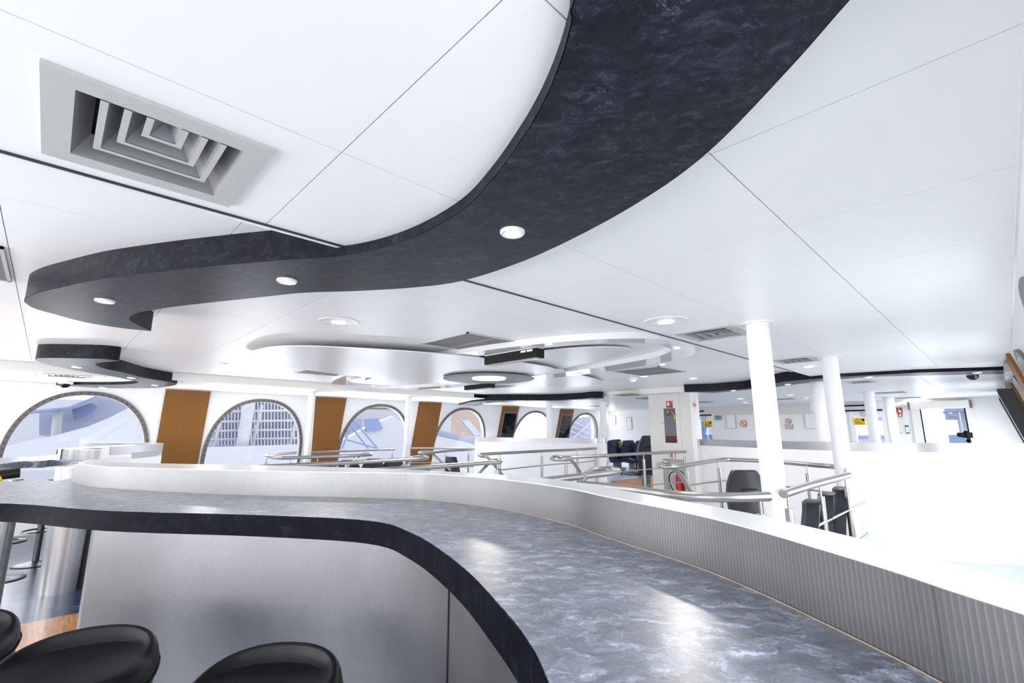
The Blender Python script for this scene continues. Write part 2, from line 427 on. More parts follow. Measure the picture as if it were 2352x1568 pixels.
# side walls with arched windows, tumbling home
AW, RZ, ZC, ZB = 1.22, 1.52, -.65, -1.30
def arch(n=40, a=AW, rz=RZ, zb=ZB, p=2.25):
    pts = []
    for k in range(n+1):
        th = PI*k/n; c, s_2 = math.cos(th), math.sin(th)
        pts.append((a*math.copysign(abs(c)**(2/p), c), ZC+rz*abs(s_2)**(2/p)))
    return [(a, zb)] + pts + [(-a, zb)]
def side_wall(name, side, xcs):
    Y = ysideL if side > 0 else ysideR
    m = MB(); prof = arch()
    for off in (0, .22):
        xs = [XB]; cols = []
        def q(xa, xb, z0a, z1a, z0b, z1b):
            o = off*side
            m.add([(xa, Y(z0a)+o, z0a), (xb, Y(z0b)+o, z0b), (xb, Y(z1b)+o, z1b), (xa, Y(z1a)+o, z1a)], [(0, 1, 2, 3)])
        last = XB
        for xc in xcs:
            q(last, xc-AW, -HF, ZH, -HF, ZH)
            up = prof[1:-1][::-1]           # left to right
            q(xc-AW, xc+AW, -HF, ZB, -HF, ZB)
            for (xa, za), (xb, zb) in zip(up, up[1:]):
                q(xc+xa, xc+xb, za, ZH, zb, ZH)
            last = xc+AW
        q(last, XE+.2, -HF, ZH, -HF, ZH)
    for xc in xcs:                             # reveals
        pr = prof + [prof[0]]
        for (xa, za), (xb, zb) in zip(pr, pr[1:]):
            m.add([(xc+xa, Y(za), za), (xc+xb, Y(zb), zb), (xc+xb, Y(zb)+.22*side, zb), (xc+xa, Y(za)+.22*side, za)], [(0, 1, 2, 3)])
    return structure(m.build(name, m_white))
WXA = [-2.95]+WXC
side_wall('wall_left', 1, WXA); side_wall('wall_right', -1, WXA)
def window(n, xc, side):
    Y = ysideL if side > 0 else ysideR
    m = MB(); o_, i_ = arch(44), arch(44, AW-.085, RZ-.085, ZB+.085)
    oo = -.035*side
    def P(p, d): return (xc+p[0], Y(p[1])+d, p[1])
    k = len(o_)
    for a in range(k):
        b_ = (a+1) % k
        m.add([P(o_[a], oo), P(o_[b_], oo), P(i_[b_], oo), P(i_[a], oo)], [(0, 1, 2, 3)])
        m.add([P(i_[a], oo), P(i_[b_], oo), P(i_[b_], .10*side), P(i_[a], .10*side)], [(0, 1, 2, 3)])
        m.add([P(o_[a], oo), P(o_[b_], oo), P(o_[b_], 0), P(o_[a], 0)], [(0, 1, 2, 3)])
    fr = m.build('window_%d' % n, m_frame); structure(fr)
    g = MB(); i2 = [(p[0], p[1]) for p in i_]
    cen = (0, -.4); vs = [P(cen, .06*side)] + [P(p, .06*side) for p in i2]
    g.add(vs, [(0, j+1, (j+1) % k+1) for j in range(k)]); g.build('glass_pane', m_glass, fr)
    if side > 0:
        r = MB(); acc = 0; last = None
        for a in range(k-1):
            p0 = Vector(((o_[a][0]+i_[a][0])/2, (o_[a][1]+i_[a][1])/2)); p1 = Vector(((o_[a+1][0]+i_[a+1][0])/2, (o_[a+1][1]+i_[a+1][1])/2))
            L_ = (p1-p0).length; t = 0
            while acc + L_ - t >= .12:
                t += .12-acc; acc = 0; q = p0.lerp(p1, t/L_)
                r.obox(P((q.x, q.y), oo-.006*side), (.013, 0, 0), (0, .006, 0), (0, 0, .013))
            acc += L_ - t
        r.build('rivet_row', m_rivet, fr)
k = 1
for xc in WXA: window(k, xc, 1); k += 1
for xc in WXA: window(k, xc, -1); k += 1
# aft wall behind the camera: unseen openings between piers, shaped to let light in
m = MB()
holes = [(.9, 3.7), (5.3, 8.2), (9.9, 12.7)]; last = -1.2
for y0, y1 in holes:
    m.box((XB-.15, last, -HF), (XB, y0, ZH+.05)); m.box((XB-.15, y0, -HF), (XB, y1, -1.15)); m.box((XB-.15, y0, .75), (XB, y1, ZH+.05)); last = y1
m.box((XB-.15, last, -HF), (XB, 14.8, ZH+.05)); structure(m.build('wall_aft', m_white))
# fore end wall with openings for the doors and the square window
def hole_wall(name, x, rects, y0, y1, z0, z1, material):
    m = MB(); ys = sorted({y0, y1, *[r[0] for r in rects], *[r[1] for r in rects]})
    zs = sorted({z0, z1, *[r[2] for r in rects], *[r[3] for r in rects]})
    for a in range(len(ys)-1):
        for b_ in range(len(zs)-1):
            cy, cz = (ys[a]+ys[a+1])/2, (zs[b_]+zs[b_+1])/2
            if any(r[0] < cy < r[1] and r[2] < cz < r[3] for r in rects): continue
            m.box((x, ys[a], zs[b_]), (x+.14, ys[a+1], zs[b_+1]))
    return structure(m.build(name, material))
wy = lambda px: WX(px, 985, XE)[1]
def rect_at(px0, py0, px1, py1, x=XE):
    a, b_ = WX(px0, py0, x), WX(px1, py1, x); return (min(a[1], b_[1]), max(a[1], b_[1]), min(a[2], b_[2]), max(a[2], b_[2]))
R_win = rect_at(2112, 938, 2232, 1019); R_win = (R_win[0], R_win[1], -.75, R_win[3])
R_d1 = rect_at(1962, 958, 2034, 1016); R_d1 = (R_d1[0], R_d1[1], -1.0, R_d1[3])
R_d2 = rect_at(1606, 966, 1637, 1006); R_d2 = (R_d2[0], R_d2[1], -1.0, R_d2[3])
hole_wall('wall_fore', XE, [R_win, R_d1, R_d2], -1.2, 14.8, -HF, ZH+.1, m_white)
def flat_door(n, R, dark=False):
    m = MB(); y0, y1, z0, z1 = R; d = .14
    m.box((XE-.03, y0-d, -HF), (XE+.03, y0, z1+.30)); m.box((XE-.03, y1, -HF), (XE+.03, y1+d, z1+.30))
    m.box((XE-.03, y0, z1), (XE+.03, y1, z1+.30)); m.box((XE-.03, y0, -HF), (XE+.03, y1, z0))
    o = structure(m.build('door_%d' % n, m_wtop))
    g = MB(); g.box((XE+.02, y0, z0), (XE+.03, y1, z1)); g.build('glass_pane', m_glass, o)
    c = MB(); c.box((XE-.09, y0-.05, z1+.20), (XE-.03, y1+.25, z1+.25)); c.build('door_closer', m_black, o)
    c = MB(); c.box((XE-.13, y0+.25, z1+.37), (XE-.05, y1+.25, z1+.42)); c.build('slide_rail', m_black, o)
    return o
flat_door(1, R_d1); flat_door(2, R_d2)
y0, y1, z0, z1 = R_win
m = MB(); e = .22
m.box((XE-.05, y0-e, z0-e), (XE+.1, y0, z1+.1)); m.box((XE-.05, y1, z0-e), (XE+.1, y1+e, z1+.1))
m.box((XE-.05, y0, z0-e), (XE+.1, y1, z0))
wn = structure(m.build('window_15', m_cream))
g = MB(); g.box((XE+.06, y0, z0), (XE+.07, y1, z1)); g.build('glass_pane', m_glass, wn)
g = MB(); g.box((XE-.02, y0, z0), (XE+.0, y0+.035, z1)); g.box((XE-.02, y1-.035, z0), (XE+.0, y1, z1)); g.build('gasket', m_black, wn)
# wall cove at the head of the near side
s = MB(); s.box((XB, -.20, ZN-.02), (XE, -.165, ZN+.05)); structure(s.build('trim_5', m_wtop))
# upper panel bands of the end wall
s = MB(); s.box((XE-.05, 4.9, .62), (XE, 6.6, ZN)); s.box((XE-.05, 6.9, .66), (XE, 9.0, ZN)); structure(s.build('trim_6', m_grey))

# raised seating platform beyond the stair hall with its wooden riser
pa = W(1376, 1107, -1.69); pb = W(1384, 1106, -1.69); pc = W(1478, 1094, -1.69)
m = MB(); m.prism([(pa[0], pa[1]), (pb[0], pb[1]), (pc[0], pc[1]), (XE-.03, pc[1]), (XE-.03, 13.8), (pa[0], 13.8)], -HF, -1.70)
pf = tag(m.build('seating_platform', m_woodf), 'raised platform with orange wooden riser beneath the blue seats', 'platform')
m = MB(); m.prism([(pa[0]-.04, pa[1]-.04), (pb[0]-.04, pb[1]-.04), (pc[0]-.04, pc[1]-.04), (XE-.03, pc[1]-.04), (XE-.03, 13.8), (pa[0]-.04, 13.8)], -1.70, -1.64)
m.build('nosing', mat('pale_blue_nosing', (.55, .62, .72), .4), pf)

# ================================================================== COLUMNS
def column(x, y, r, ztop, label, zbot=-HF, group=None, collar=True):
    t = thing('column', label, 'column', (x, y, zbot), group)
    MB().lathe((x, y, 0), [(r, zbot), (r, ztop)], 40).build('shaft', m_colm, t)
    if collar: MB().lathe((x, y, 0), [(r*1.5, ztop-.012), (r*1.5, ztop)], 40).build('ceiling_collar', m_trimw, t)
    return t
column(4.67, 1.5, .098, ZN, 'thick white round column in front of the stair, the nearest one')
column(7.52, 1.55, .098, ZN, 'white round column behind the slanting steel handrail, second from the camera')
column(4.67, 2*YC-1.5, .085, ZN, 'slim white column between the second arched window and a brown panel')
column(7.4, 2*YC-1.6, .085, ZN, 'slim white column overlapping the third arched window')
p = W(1261, 923, ZN-.01); column(p[0], p[1], .10, ZN, 'slim square-looking white column between the two wall mirrors')
p = W(1384, 923, ZN-.01); column(p[0], p[1], .10, ZN, 'white column on the raised platform beside the blue seats', -1.64)
p = W(1503, 936, ZN-.01); column(p[0], p[1], .11, ZN, 'white column close against the left of the hose cabinet trunk', -1.64)
column(15.2, 2.37, .12, ZN, 'white column crossing the glazed door with the yellow sign')
column(18.0, 2.34, .13, ZN, 'white column between the glazed door and the fire alarm sign')
column(11.3, 2.6, .12, ZN, 'white column partly hidden behind the second thick column', collar=False)

# ================================================================== DARK CEILING BANDS
ZBD = .945
def Wp(pts, z): return [W(x, y, z)[:2] for x, y in pts]
inner = [(57, 690), (61, 684), (89, 672), (153, 657), (219, 643), (280, 634), (380, 622), (500, 610), (640, 598), (760, 590), (860, 574), (960, 541), (1060, 485), (1130, 415), (1200, 320), (1250, 235), (1290, 140), (1315, 50), (1322, 0)]
outer = [(1950, 0), (1800, 170), (1630, 345), (1500, 443), (1350, 530), (1200, 600), (1060, 645), (950, 660), (820, 668), (700, 672), (600, 682), (408, 703), (350, 712)]
hook = [(350, 712), (321, 717), (304, 724), (296, 731), (301, 737), (319, 747), (346, 760)]
lower = [(346, 760), (293, 755), (230, 746), (179, 736), (128, 722), (82, 709), (60, 696), (57, 690)]
pin_ = Wp(inner, ZBD) + [(.60, .30), (.45, .08), (.32, -.12)]
pout = [(.95, -.15)] + [(1.06, -.02)] + Wp(outer, ZBD)
S1 = catmull(pin_, 5) + catmull(pout, 5)[:-1] + catmull(Wp(hook, ZBD), 5)[:-1] + catmull(Wp(lower, ZBD), 5)[:-1]
def fillz(poly): return poly
def band(poly, label, edge=True):
    t = thing('ceiling_band', label, 'ceiling band', (poly[0][0], poly[0][1], ZBD))
    MB().prism(poly, ZBD, ZH+.015).build('slate_soffit', m_slate, t)
    n_ = len(poly); ar = sum(poly[i][0]*poly[(i+1)%n_][1]-poly[(i+1)%n_][0]*poly[i][1] for i in range(n_)); sg = 1 if ar > 0 else -1
    o2 = []
    for i in range(n_):
        a_, b2 = poly[i-1], poly[(i+1)%n_]; dx, dy = b2[0]-a_[0], b2[1]-a_[1]; l_ = math.hypot(dx, dy) or 1
        o2.append((poly[i][0]+dy/l_*.003*sg, poly[i][1]-dx/l_*.003*sg))
    MB().strip(o2, ZBD+.001, ZH+.012, True).build('fascia_strip', m_fasc, t)
    return t
band(S1, 'large S-shaped slate band sweeping across the ceiling above the bar')
# far bar band: the same S with its tail curling back under the window ceiling
Z8 = lambda x, y: (x/3.92, 500+y/3.92)
tail = [W(*Z8(*p), ZBD)[:2] for p in [(1072, 1288), (950, 1298), (870, 1310), (870, 1330), (950, 1360), (1100, 1390), (1300, 1440), (1450, 1465), (1570, 1485), (1592, 1491), (1560, 1510), (1400, 1530), (1100, 1533), (900, 1530), (640, 1515), (520, 1510), (520, 1502), (640, 1502), (1000, 1502), (1180, 1495), (1250, 1480), (1150, 1455), (1000, 1425), (810, 1395), (640, 1365), (450, 1325), (330, 1290), (320, 1275), (330, 1265), (400, 1262), (500, 1262), (900, 1270)]]
tail = [(x, min(y, 13.55)) for x, y in tail]
band(catmull(tail, 4, True), 'hook-shaped slate ceiling band with blue sheen above the far bar at the left')
S4 = [W(*p, ZBD)[:2] for p in [(1572, 900), (1640, 898), (1712, 893)]]
Zb = lambda x, y: (1750+x/3.907, 830+y/3.907)
S4 += [W(*Zb(*p), ZBD)[:2] for p in [(75, 205), (200, 180), (550, 150), (690, 137), (1400, 100)]] + [(10.75, -.15), (11.5, -.15)]
S4 += [W(*Zb(*p), ZBD)[:2] for p in [(1600, 122), (1000, 135), (690, 160), (550, 168), (80, 235)]] + [W(1640, 902, ZBD)[:2]]
band(S4, 'long slate ceiling band behind the two thick columns at the right')
S3 = [(10.44, 13.5), (9.74, 11.9), (9.62, 11.05), (9.75, 10.76), (10.83, 9.89), (11.12, 9.23), (11.24, 8.62), (11.09, 8.12), (11.30, 7.94), (11.62, 8.11), (11.72, 8.6), (11.5, 9.3), (11.2, 10.13), (10.7, 10.76), (10.35, 11.4), (10.6, 12.2), (11.2, 13.5)]
band(S3, 'straight slate ceiling band over the two wall mirrors')

# ================================================================== CEILING FITTINGS
def disc(c, r0, r1, z, n=28): return [(r0, z), (r1, z)]
def spot(x, y, z, r, label, group, on=True, glass=True):
    t = thing('downlight', label, 'downlight', (x, y, z), group)
    MB().lathe((x, y, z), [(r*.62, .012), (r*.66, -.012), (r*.9, -.014), (r, -.006), (r, .004)], 32).build('trim_ring', m_trimw, t)
    MB().lathe((x, y, z), [(r*.6, -.004), (r*.58, .004)], 24).build('lamp_face', m_lamp, t)
    return t
for px, py, lb in [(1177, 532, 'round spotlight set in the slate band, nearest the camera'), (659, 644, 'round spotlight in the middle of the S-shaped slate band'), (241, 690, 'round spotlight in the blue-tinted end of the slate band')]:
    p = W(px, py, ZBD-.002); spot(p[0], p[1], ZBD-.002, .060, lb, 'spotlights in the slate bands')
for px, py, lb in [(177, 842, 'small spotlight at the left end of the far hook-shaped band'), (302, 867, 'small spotlight where the far band tail begins'), (356, 884, 'small spotlight at the right tip of the far band'), (236, 889, 'small spotlight on the thin lower limb of the far band'),
                   (1112, 924, 'small spotlight in the band over the first wall mirror'), (1208, 921, 'small spotlight above the right of the first mirror'), (1318, 918, 'small spotlight near the right end of the mirror band'),
                   (1684, 896, 'small spotlight in the right slate band left of the thick column'), (1809, 882, 'small spotlight in the slate band between the thick columns'), (1995, 865, 'small spotlight in the thin slate strip right of the columns'), (2244, 855, 'small spotlight at the far right of the slate strip')]:
    p = W(px, py, ZBD-.003); spot(p[0], p[1], ZBD-.003, .062, lb, 'spotlights in the slate bands')
def down_lamp(x, y, z, r, power):
    l = bpy.data.lights.new('lamp_light', 'AREA'); l.shape = 'DISK'; l.size = r*S*2; l.energy = power; l.color = (1, .95, .88)
    o = bpy.data.objects.new('lamp_light', l); COL.objects.link(o); o.location = w((x, y, z))
def prism_light(px, py, z, r, label):
    p = W(px, py, z-.002); x, y = p[0], p[1]
    t = thing('recessed_light', label, 'ceiling light', (x, y, z), 'large recessed ceiling lights')
    MB().lathe((x, y, z-.002), [(r*.62, .02), (r*.64, -.006), (r*.98, -.008), (r, 0)], 44).build('white_bezel', m_trimw, t)
    MB().lathe((x, y, z-.002), [(r*.36, -.01), (r*.34, -.004)], 28).build('glass_prism', m_lamp, t)
    MB().lathe((x, y, z-.002), [(r*.36, -.008), (r*.6, -.004)], 36).build('reflector', m_trimw, t)
    down_lamp(x, y, z-.02, r*.4, 4)
prism_light(778, 738, ZH, .20, 'large round recessed light left of the ceiling clouds')
prism_light(1529, 737, ZN, .20, 'large round recessed light beside the slotted vent and the nearest column')
for px, py, z, lb in [(505, 834, ZH, 'small ceiling downlight above the second arched window'), (1857, 841, ZN, 'downlight in the ceiling between the two thick columns'), (610, 894, ZN, 'downlight over the second window bay'), (1000, 914, ZN, 'downlight over the third brown panel'), (1814, 906, ZN, 'downlight before the far wall right of the thick column'), (1700, 915, ZN, 'downlight before the far wall near the green exit sign'), (1712, 924, ZN, 'downlight hard against the far wall left of the thick column'), (2055, 906, ZN, 'downlight above the fire alarm sign'), (2100, 917, ZN, 'downlight hard above the square window blind'), (1480, 863, ZH, 'downlight beside the smoke detector'), (1592, 868, ZH, 'downlight above the hose cabinet trunk')]:
    p = W(px, py, z-.002); spot(p[0], p[1], z-.002, .11, lb, 'ceiling downlights'); down_lamp(p[0], p[1], z-.02, .06, 5)

# four-way air diffusers of the low ceiling
def diffuser(x0, x1, y0, y1, z, label, group='slotted four-way air vents'):
    t = thing('air_diffuser', label, 'air vent', ((x0+x1)/2, (y0+y1)/2, z), group)
    e = .075*(x1-x0)/.6
    def frame(m, a0, a1, b0, b1, w_, z0, z1):
        # flat ring: outer rect a0..a1 x b0..b1 at z0 down-side
        o = [(a0, b0), (a1, b0), (a1, b1), (a0, b1)]; i = [(a0+w_, b0+w_), (a1-w_, b0+w_), (a1-w_, b1-w_), (a0+w_, b1-w_)]
        m.add([(*p, z0) for p in o]+[(*p, z1) for p in i], [(k_, (k_+1) % 4, 4+(k_+1) % 4, 4+k_) for k_ in range(4)])
    m = MB(); zf = z-.014
    frame(m, x0, x1, y0, y1, e, zf, zf); m.add([(x0, y0, zf), (x1, y0, zf), (x1, y1, zf), (x0, y1, zf), (x0, y0, z+.01), (x1, y0, z+.01), (x1, y1, z+.01), (x0, y1, z+.01)], [(0, 1, 5, 4), (1, 2, 6, 5), (2, 3, 7, 6), (3, 0, 4, 7)])
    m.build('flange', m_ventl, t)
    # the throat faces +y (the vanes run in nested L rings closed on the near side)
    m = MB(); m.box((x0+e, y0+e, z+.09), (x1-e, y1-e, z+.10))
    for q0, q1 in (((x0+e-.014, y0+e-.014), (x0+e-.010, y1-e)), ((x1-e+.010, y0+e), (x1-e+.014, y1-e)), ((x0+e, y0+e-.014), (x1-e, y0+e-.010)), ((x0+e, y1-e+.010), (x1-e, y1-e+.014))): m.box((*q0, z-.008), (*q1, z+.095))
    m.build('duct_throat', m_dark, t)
    wI = (x1-x0-2*e)/2; hI = (y1-y0-2*e)
    cx = (x0+x1)/2; n = 4
    for i in range(n):
        d0 = wI*(i/n); xl, xr, yt = x0+e+d0, x1-e-d0, y1-e-hI*(i/n)*.93
        lip = .020 if i else 0
        dz = .080; run = wI/n*.80 if i < n-1 else wI
        m = MB()
        yb = y0+e
        lp = None
        if i:
            m.add([(xl, yb, zf-.003), (xl+lip, yb, zf-.003), (xl+lip, yt-lip, zf-.003), (xr-lip, yt-lip, zf-.003), (xr-lip, yb, zf-.003), (xr, yb, zf-.003), (xr, yt, zf-.003), (xl, yt, zf-.003)],
                  [(0, 1, 2, 7), (7, 2, 3, 6), (3, 4, 5, 6)]); lp = m; m = MB()
        a, b_, c = xl+lip, xr-lip, yt-lip
        ru = min(run, (b_-a)/2-.001); top = zf+(dz if i < n-1 else .045)
        m.add([(a, yb, zf), (a, c, zf), (b_, c, zf), (b_, yb, zf), (a+ru, yb, top), (a+ru, c-ru*.9, top), (b_-ru, c-ru*.9, top), (b_-ru, yb, top)],
              [(0, 1, 5, 4), (1, 2, 6, 5), (2, 3, 7, 6)])
        bl = m.build('louvre_blade', m_vent, t)  # blades coloured darker than their lips, putting shade into the grey
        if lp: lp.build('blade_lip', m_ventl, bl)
    return t
diffuser(-.145, .455, 1.69, 2.285, ZN, 'big grey slotted air vent in the near white ceiling panel')
diffuser(4.52, 5.12, 1.70, 2.27, ZN, 'grey slotted air vent touching the top of the nearest column')
diffuser(7.25, 7.80, 1.71, 2.20, ZN, 'slotted air vent between the tops of the two thick columns')
diffuser(11.58, 12.15, 1.72, 2.18, ZN, 'slotted air vent behind the slate strip near the right columns')
p = W(150, 862, ZN); diffuser(p[0]-.3, p[0]+.35, p[1]-.28, p[1]+.28, ZN, 'slotted air vent in the far low ceiling above the first arched window')

def grille(x0, x1, y0, y1, z, label, nb=1):
    t = thing('return_grille', label, 'ceiling grille', ((x0+x1)/2, (y0+y1)/2, z), 'perforated ceiling grilles')
    m = MB(); e = .02
    for a in ((x0, x0+e, y0, y1), (x1-e, x1, y0, y1), (x0, x1, y0, y0+e), (x0, x1, y1-e, y1)): m.box((a[0], a[2], z-.014), (a[1], a[3], z+.002))
    m.box(((x0+x1)/2-.006, y0, z-.012), ((x0+x1)/2+.006, y1, z)); m.build('frame', m_ventl, t)
    m = MB(); n = 44
    for i in range(n):
        y = y0+e+(y1-y0-2*e)*(i+.5)/n; m.box((x0+e, y-.0055, z-.010), (x1-e, y+.0055, z-.003))
    g = m.build('fins', m_vent, t)
    m = MB(); m.box((x0+e, y0+e, z-.002), (x1-e, y1-e, z-.001)); m.build('backing', m_back, t)
grille(3.33, 4.25, 4.17, 5.13, ZH, 'square grey grille just before the black hanging display')
grille(3.27, 4.20, 8.41, 9.37, ZH, 'square grey grille below the left ceiling cloud')
grille(7.57, 8.62, 4.10, 5.06, ZH, 'square grey grille right of the ceiling clouds above the hose cabinet')
grille(7.3, 8.3, 8.45, 9.4, ZH, 'square grille behind the smaller black hanging display')
grille(-.36-.7, -.34, 4.17, 5.1, ZH, 'grille cut off by the left edge beside the dark band')
for px, py, lb in [(1613, 923, 'thin dark ceiling slot left of the green exit sign'), (1800, 916, 'thin dark ceiling slot over the quiet zone sign'), (2045, 901, 'thin ceiling slot near the two slim right columns'), (2085, 913, 'thin ceiling slot above the square window'), (1440, 906, 'thin ceiling slot right of the mirror band'), (1490, 914, 'thin ceiling slot by the hose cabinet trunk'), (1375, 932, 'thin ceiling slot above the platform column')]:
    p = W(px, py, ZN); tag(MB().box((p[0]-.25, p[1]-.30, ZN-.012), (p[0]+.25, p[1]+.30, ZN+.001)).build('slot_diffuser', m_vent), lb, 'ceiling slot', 'slot diffusers')

# ceiling clouds (free-form metallic discs) and the gloss ring around them
def sym(pts): return pts + mir(pts)[::-1]
cA = sym([(1.80, 6.60), (1.88, 6.2), (2.15, 5.85), (2.76, 5.52), (3.5, 5.24), (4.3, 5.08), (5.0, 5.03), (5.6, 5.05), (6.05, 5.18), (6.33, 5.42)])
t = thing('ceiling_cloud', 'left lobe of the white metallic ceiling cloud, carrying the round lamp', 'ceiling panel', (4, YC, 1.0))
MB().prism(catmull(cA, 4, True), 1.033, 1.045).build('metal_panel', m_cloud, t)
MB().prism(catmull([(2.6+.0, YC), (3.2, 6.2), (5, 6.0), (5.8, YC), (5, 7.5), (3.2, 7.3)], 4, True), 1.045, ZH).build('hanger_box', m_gapd, t)
cC = sym([(5.2, 5.35), (6.3, 5.38), (7.2, 5.55), (8.1, 5.80), (8.7, 6.1), (9.0, 6.45)])
t = thing('ceiling_cloud', 'pointed right lobe of the white ceiling cloud with a dark gap along its edge', 'ceiling panel', (7, YC, 1.0))
MB().prism(catmull(cC, 4, True), 1.060, 1.072).build('metal_panel', m_cloud, t)
MB().prism(catmull([(6.4, YC), (6.6, 5.8), (7.8, 6.0), (8.4, YC), (7.8, 7.5), (6.6, 7.7)], 4, True), 1.072, ZH).build('hanger_box', m_gapd, t)
cB = [(4.62, 5.0), (4.72, 4.43), (4.80, 4.05), (4.93, 3.76), (5.12, 3.51), (5.40, 3.37), (5.68, 3.48), (5.92, 3.77), (6.10, 4.26), (6.25, 4.81), (6.35, 5.5), (5.5, 5.9), (4.7, 5.6)]
for poly, lb in ((cB, 'oval white ceiling cloud right of the black hanging display'), (mir(cB), 'oval white ceiling cloud on the far side of the round lamp')):
    t = thing('ceiling_cloud', lb, 'ceiling panel', (poly[0][0], poly[0][1], 1.085))
    MB().prism(catmull(poly, 4, True), 1.088, 1.10).build('metal_panel', m_cloud, t)
    MB().lathe((5.5, sum(q[1] for q in poly)/len(poly), 0), [(.3, 1.10), (.3, ZH)], 20).build('hanger_box', m_gapd, t)
def sup(cx, cy, a, b_, p, n=96): 
    return [(cx+a*math.copysign(abs(math.cos(2*PI*i/n))**(2/p), math.cos(2*PI*i/n)), cy+b_*math.copysign(abs(math.sin(2*PI*i/n))**(2/p), math.sin(2*PI*i/n))) for i in range(n)]
ro, ri = sup(5.50, YC, 1.62, 4.22, 2.5), sup(5.40, YC, 1.20, 3.92, 2.5)
m = MB(); n = len(ro); zb_ = 1.052
m.add([(*p, zb_) for p in ro]+[(*p, zb_) for p in ri]+[(*p, ZH) for p in ro]+[(*p, ZH) for p in ri],
      [(i, (i+1) % n, n+(i+1) % n, n+i) for i in range(n)]+[(i, (i+1) % n, 2*n+(i+1) % n, 2*n+i) for i in range(n)]+[(n+i, n+(i+1) % n, 3*n+(i+1) % n, 3*n+i) for i in range(n)])
t = thing('ceiling_ring', 'big glossy white oval ring around the ceiling clouds', 'ceiling ring', (5.5, YC, 1.05))
m.build('gloss_band', m_ring, t)
for px, py, lb in [(1262, 789, 'small spot in the gloss ring right of the black display'), (1555, 798, 'small spot at the right bend of the gloss ring'), (1522, 836, 'small spot in the gloss ring above the square grille'), (1331, 857, 'small spot in the gloss ring beside the cloud tip'), (1062, 824, 'small spot in the gloss ring left of the black display'), (802, 869, 'small spot in the gloss ring right of the left grille'), (858, 885, 'small spot in the far left limb of the gloss ring')]:
    p = W(px, py, 1.05); spot(p[0], p[1], 1.05, .055, lb, 'spots in the gloss ring')
# round lamp under the cloud
t = thing('disc_lamp', 'large grey round dish lamp glowing under the ceiling cloud', 'ceiling lamp', (5.95, YC, 1.0))
MB().lathe((5.95, YC, 0), [(.30, 1.012), (.86, .985), (.87, .99), (.87, 1.0), (.3, 1.02)], 56).build('dish', m_vent, t)
MB().lathe((5.95, YC, 0), [(.30, .985), (.32, .99), (.32, 1.01)], 40).build('diffuser', m_lampw, t)
m = MB()
for a in range(3):
    th = a*2*PI/3; m.tube([(5.95+.5*math.cos(th), YC+.5*math.sin(th), 1.006), (5.95+.5*math.cos(th), YC+.5*math.sin(th), 1.03)], .012, 8)
m.build('hanger', m_steel, t)

down_lamp(5.95, YC, .97, .3, 16)
# black hanging displays
def display(x, y0, y1, z0, z1, lb, label=True, d=.16):
    t = thing('hanging_display', lb, 'display', (x, (y0+y1)/2, z0))
    MB().box((x, y0, z0), (x+d, y1, z1)).build('case', m_black, t, bevel=.004)
    MB().box((x-.008, y0+.04, z0+(z1-z0)*.50), (x, y1-.02, z0+(z1-z0)*.62)).build('groove_rail', m_dark, t)
    MB().box((x+.03, y0+.02, z0-.012), (x+d-.03, y1-.02, z0)).build('under_trim', m_steel, t)
    if label: MB().box((x+.004, y0+.004, z1-.002), (x+d-.01, y1-.004, ZH)).build('ceiling_housing', m_cream, t)
    else:
        m = MB()
        for f_ in (.35, .85):
            yy = y0+(y1-y0)*f_; m.tube([(x+d/2, yy, z1-.01), (x+d/2, yy, 1.062)], .013, 8)
        m.build('hanger', m_steel, t)
    if label:
        for a, b_ in ((.06, .16), (.18, .27)):
            MB().box((x-.003, y0+(y1-y0)*a, z0+(z1-z0)*.68), (x-.0005, y0+(y1-y0)*b_, z1-.012)).build('sticker', m_paper, t)
    return t
# near display: bottom corners seen at (1107,837) and (1236,820)
a = W(1107, 837, .925); b_ = W(1236, 820, .925)
display((a[0]+b_[0])/2, b_[1], a[1], .925, 1.046, 'long black display case hanging in front of the ceiling clouds')
a = W(1060, 895, .92); b_ = W(1130, 890, .92)
display((a[0]+b_[0])/2, b_[1], a[1], .92, 1.018, 'smaller black display case hanging below the round lamp', False)

# camera domes, smoke detector
for px, py, z, lb in [(2234, 864, .955, 'black camera dome under the slate strip at the far right'), (150, 884, .955, 'black camera dome under the far left band end')]:
    p = W(px, py, z-.03); t = thing('camera_dome', lb, 'security camera', (p[0], p[1], z), 'camera domes')
    MB().lathe((p[0], p[1], z), [(.11, .05), (.12, .0), (.10, -.01)], 28).build('white_base', m_trimw, t)
    MB().lathe((p[0], p[1], z-.01), [(.085, 0), (.08, -.035), (.05, -.07), (.015, -.085), (0, -.087)], 28).build('smoked_dome', m_dome, t)
for px, py, z, lb in [(1454, 872, ZH, 'white smoke detector on the ceiling left of the hose cabinet trunk'), (1849, 914, ZN, 'white smoke detector above the white notice frame')]:
    p = W(px, py, z-.03); t = thing('smoke_detector', lb, 'smoke detector', (p[0], p[1], z), 'smoke detectors')
    MB().lathe((p[0], p[1], z), [(.11, 0), (.11, -.025), (.07, -.03), (.055, -.075), (0, -.08)], 24).build('detector_body', m_cream, t)
    MB().lathe((p[0], p[1], z-.045), [(.064, .004), (.066, 0), (.064, -.004)], 24).build('sensor_slot', m_greyp, t)

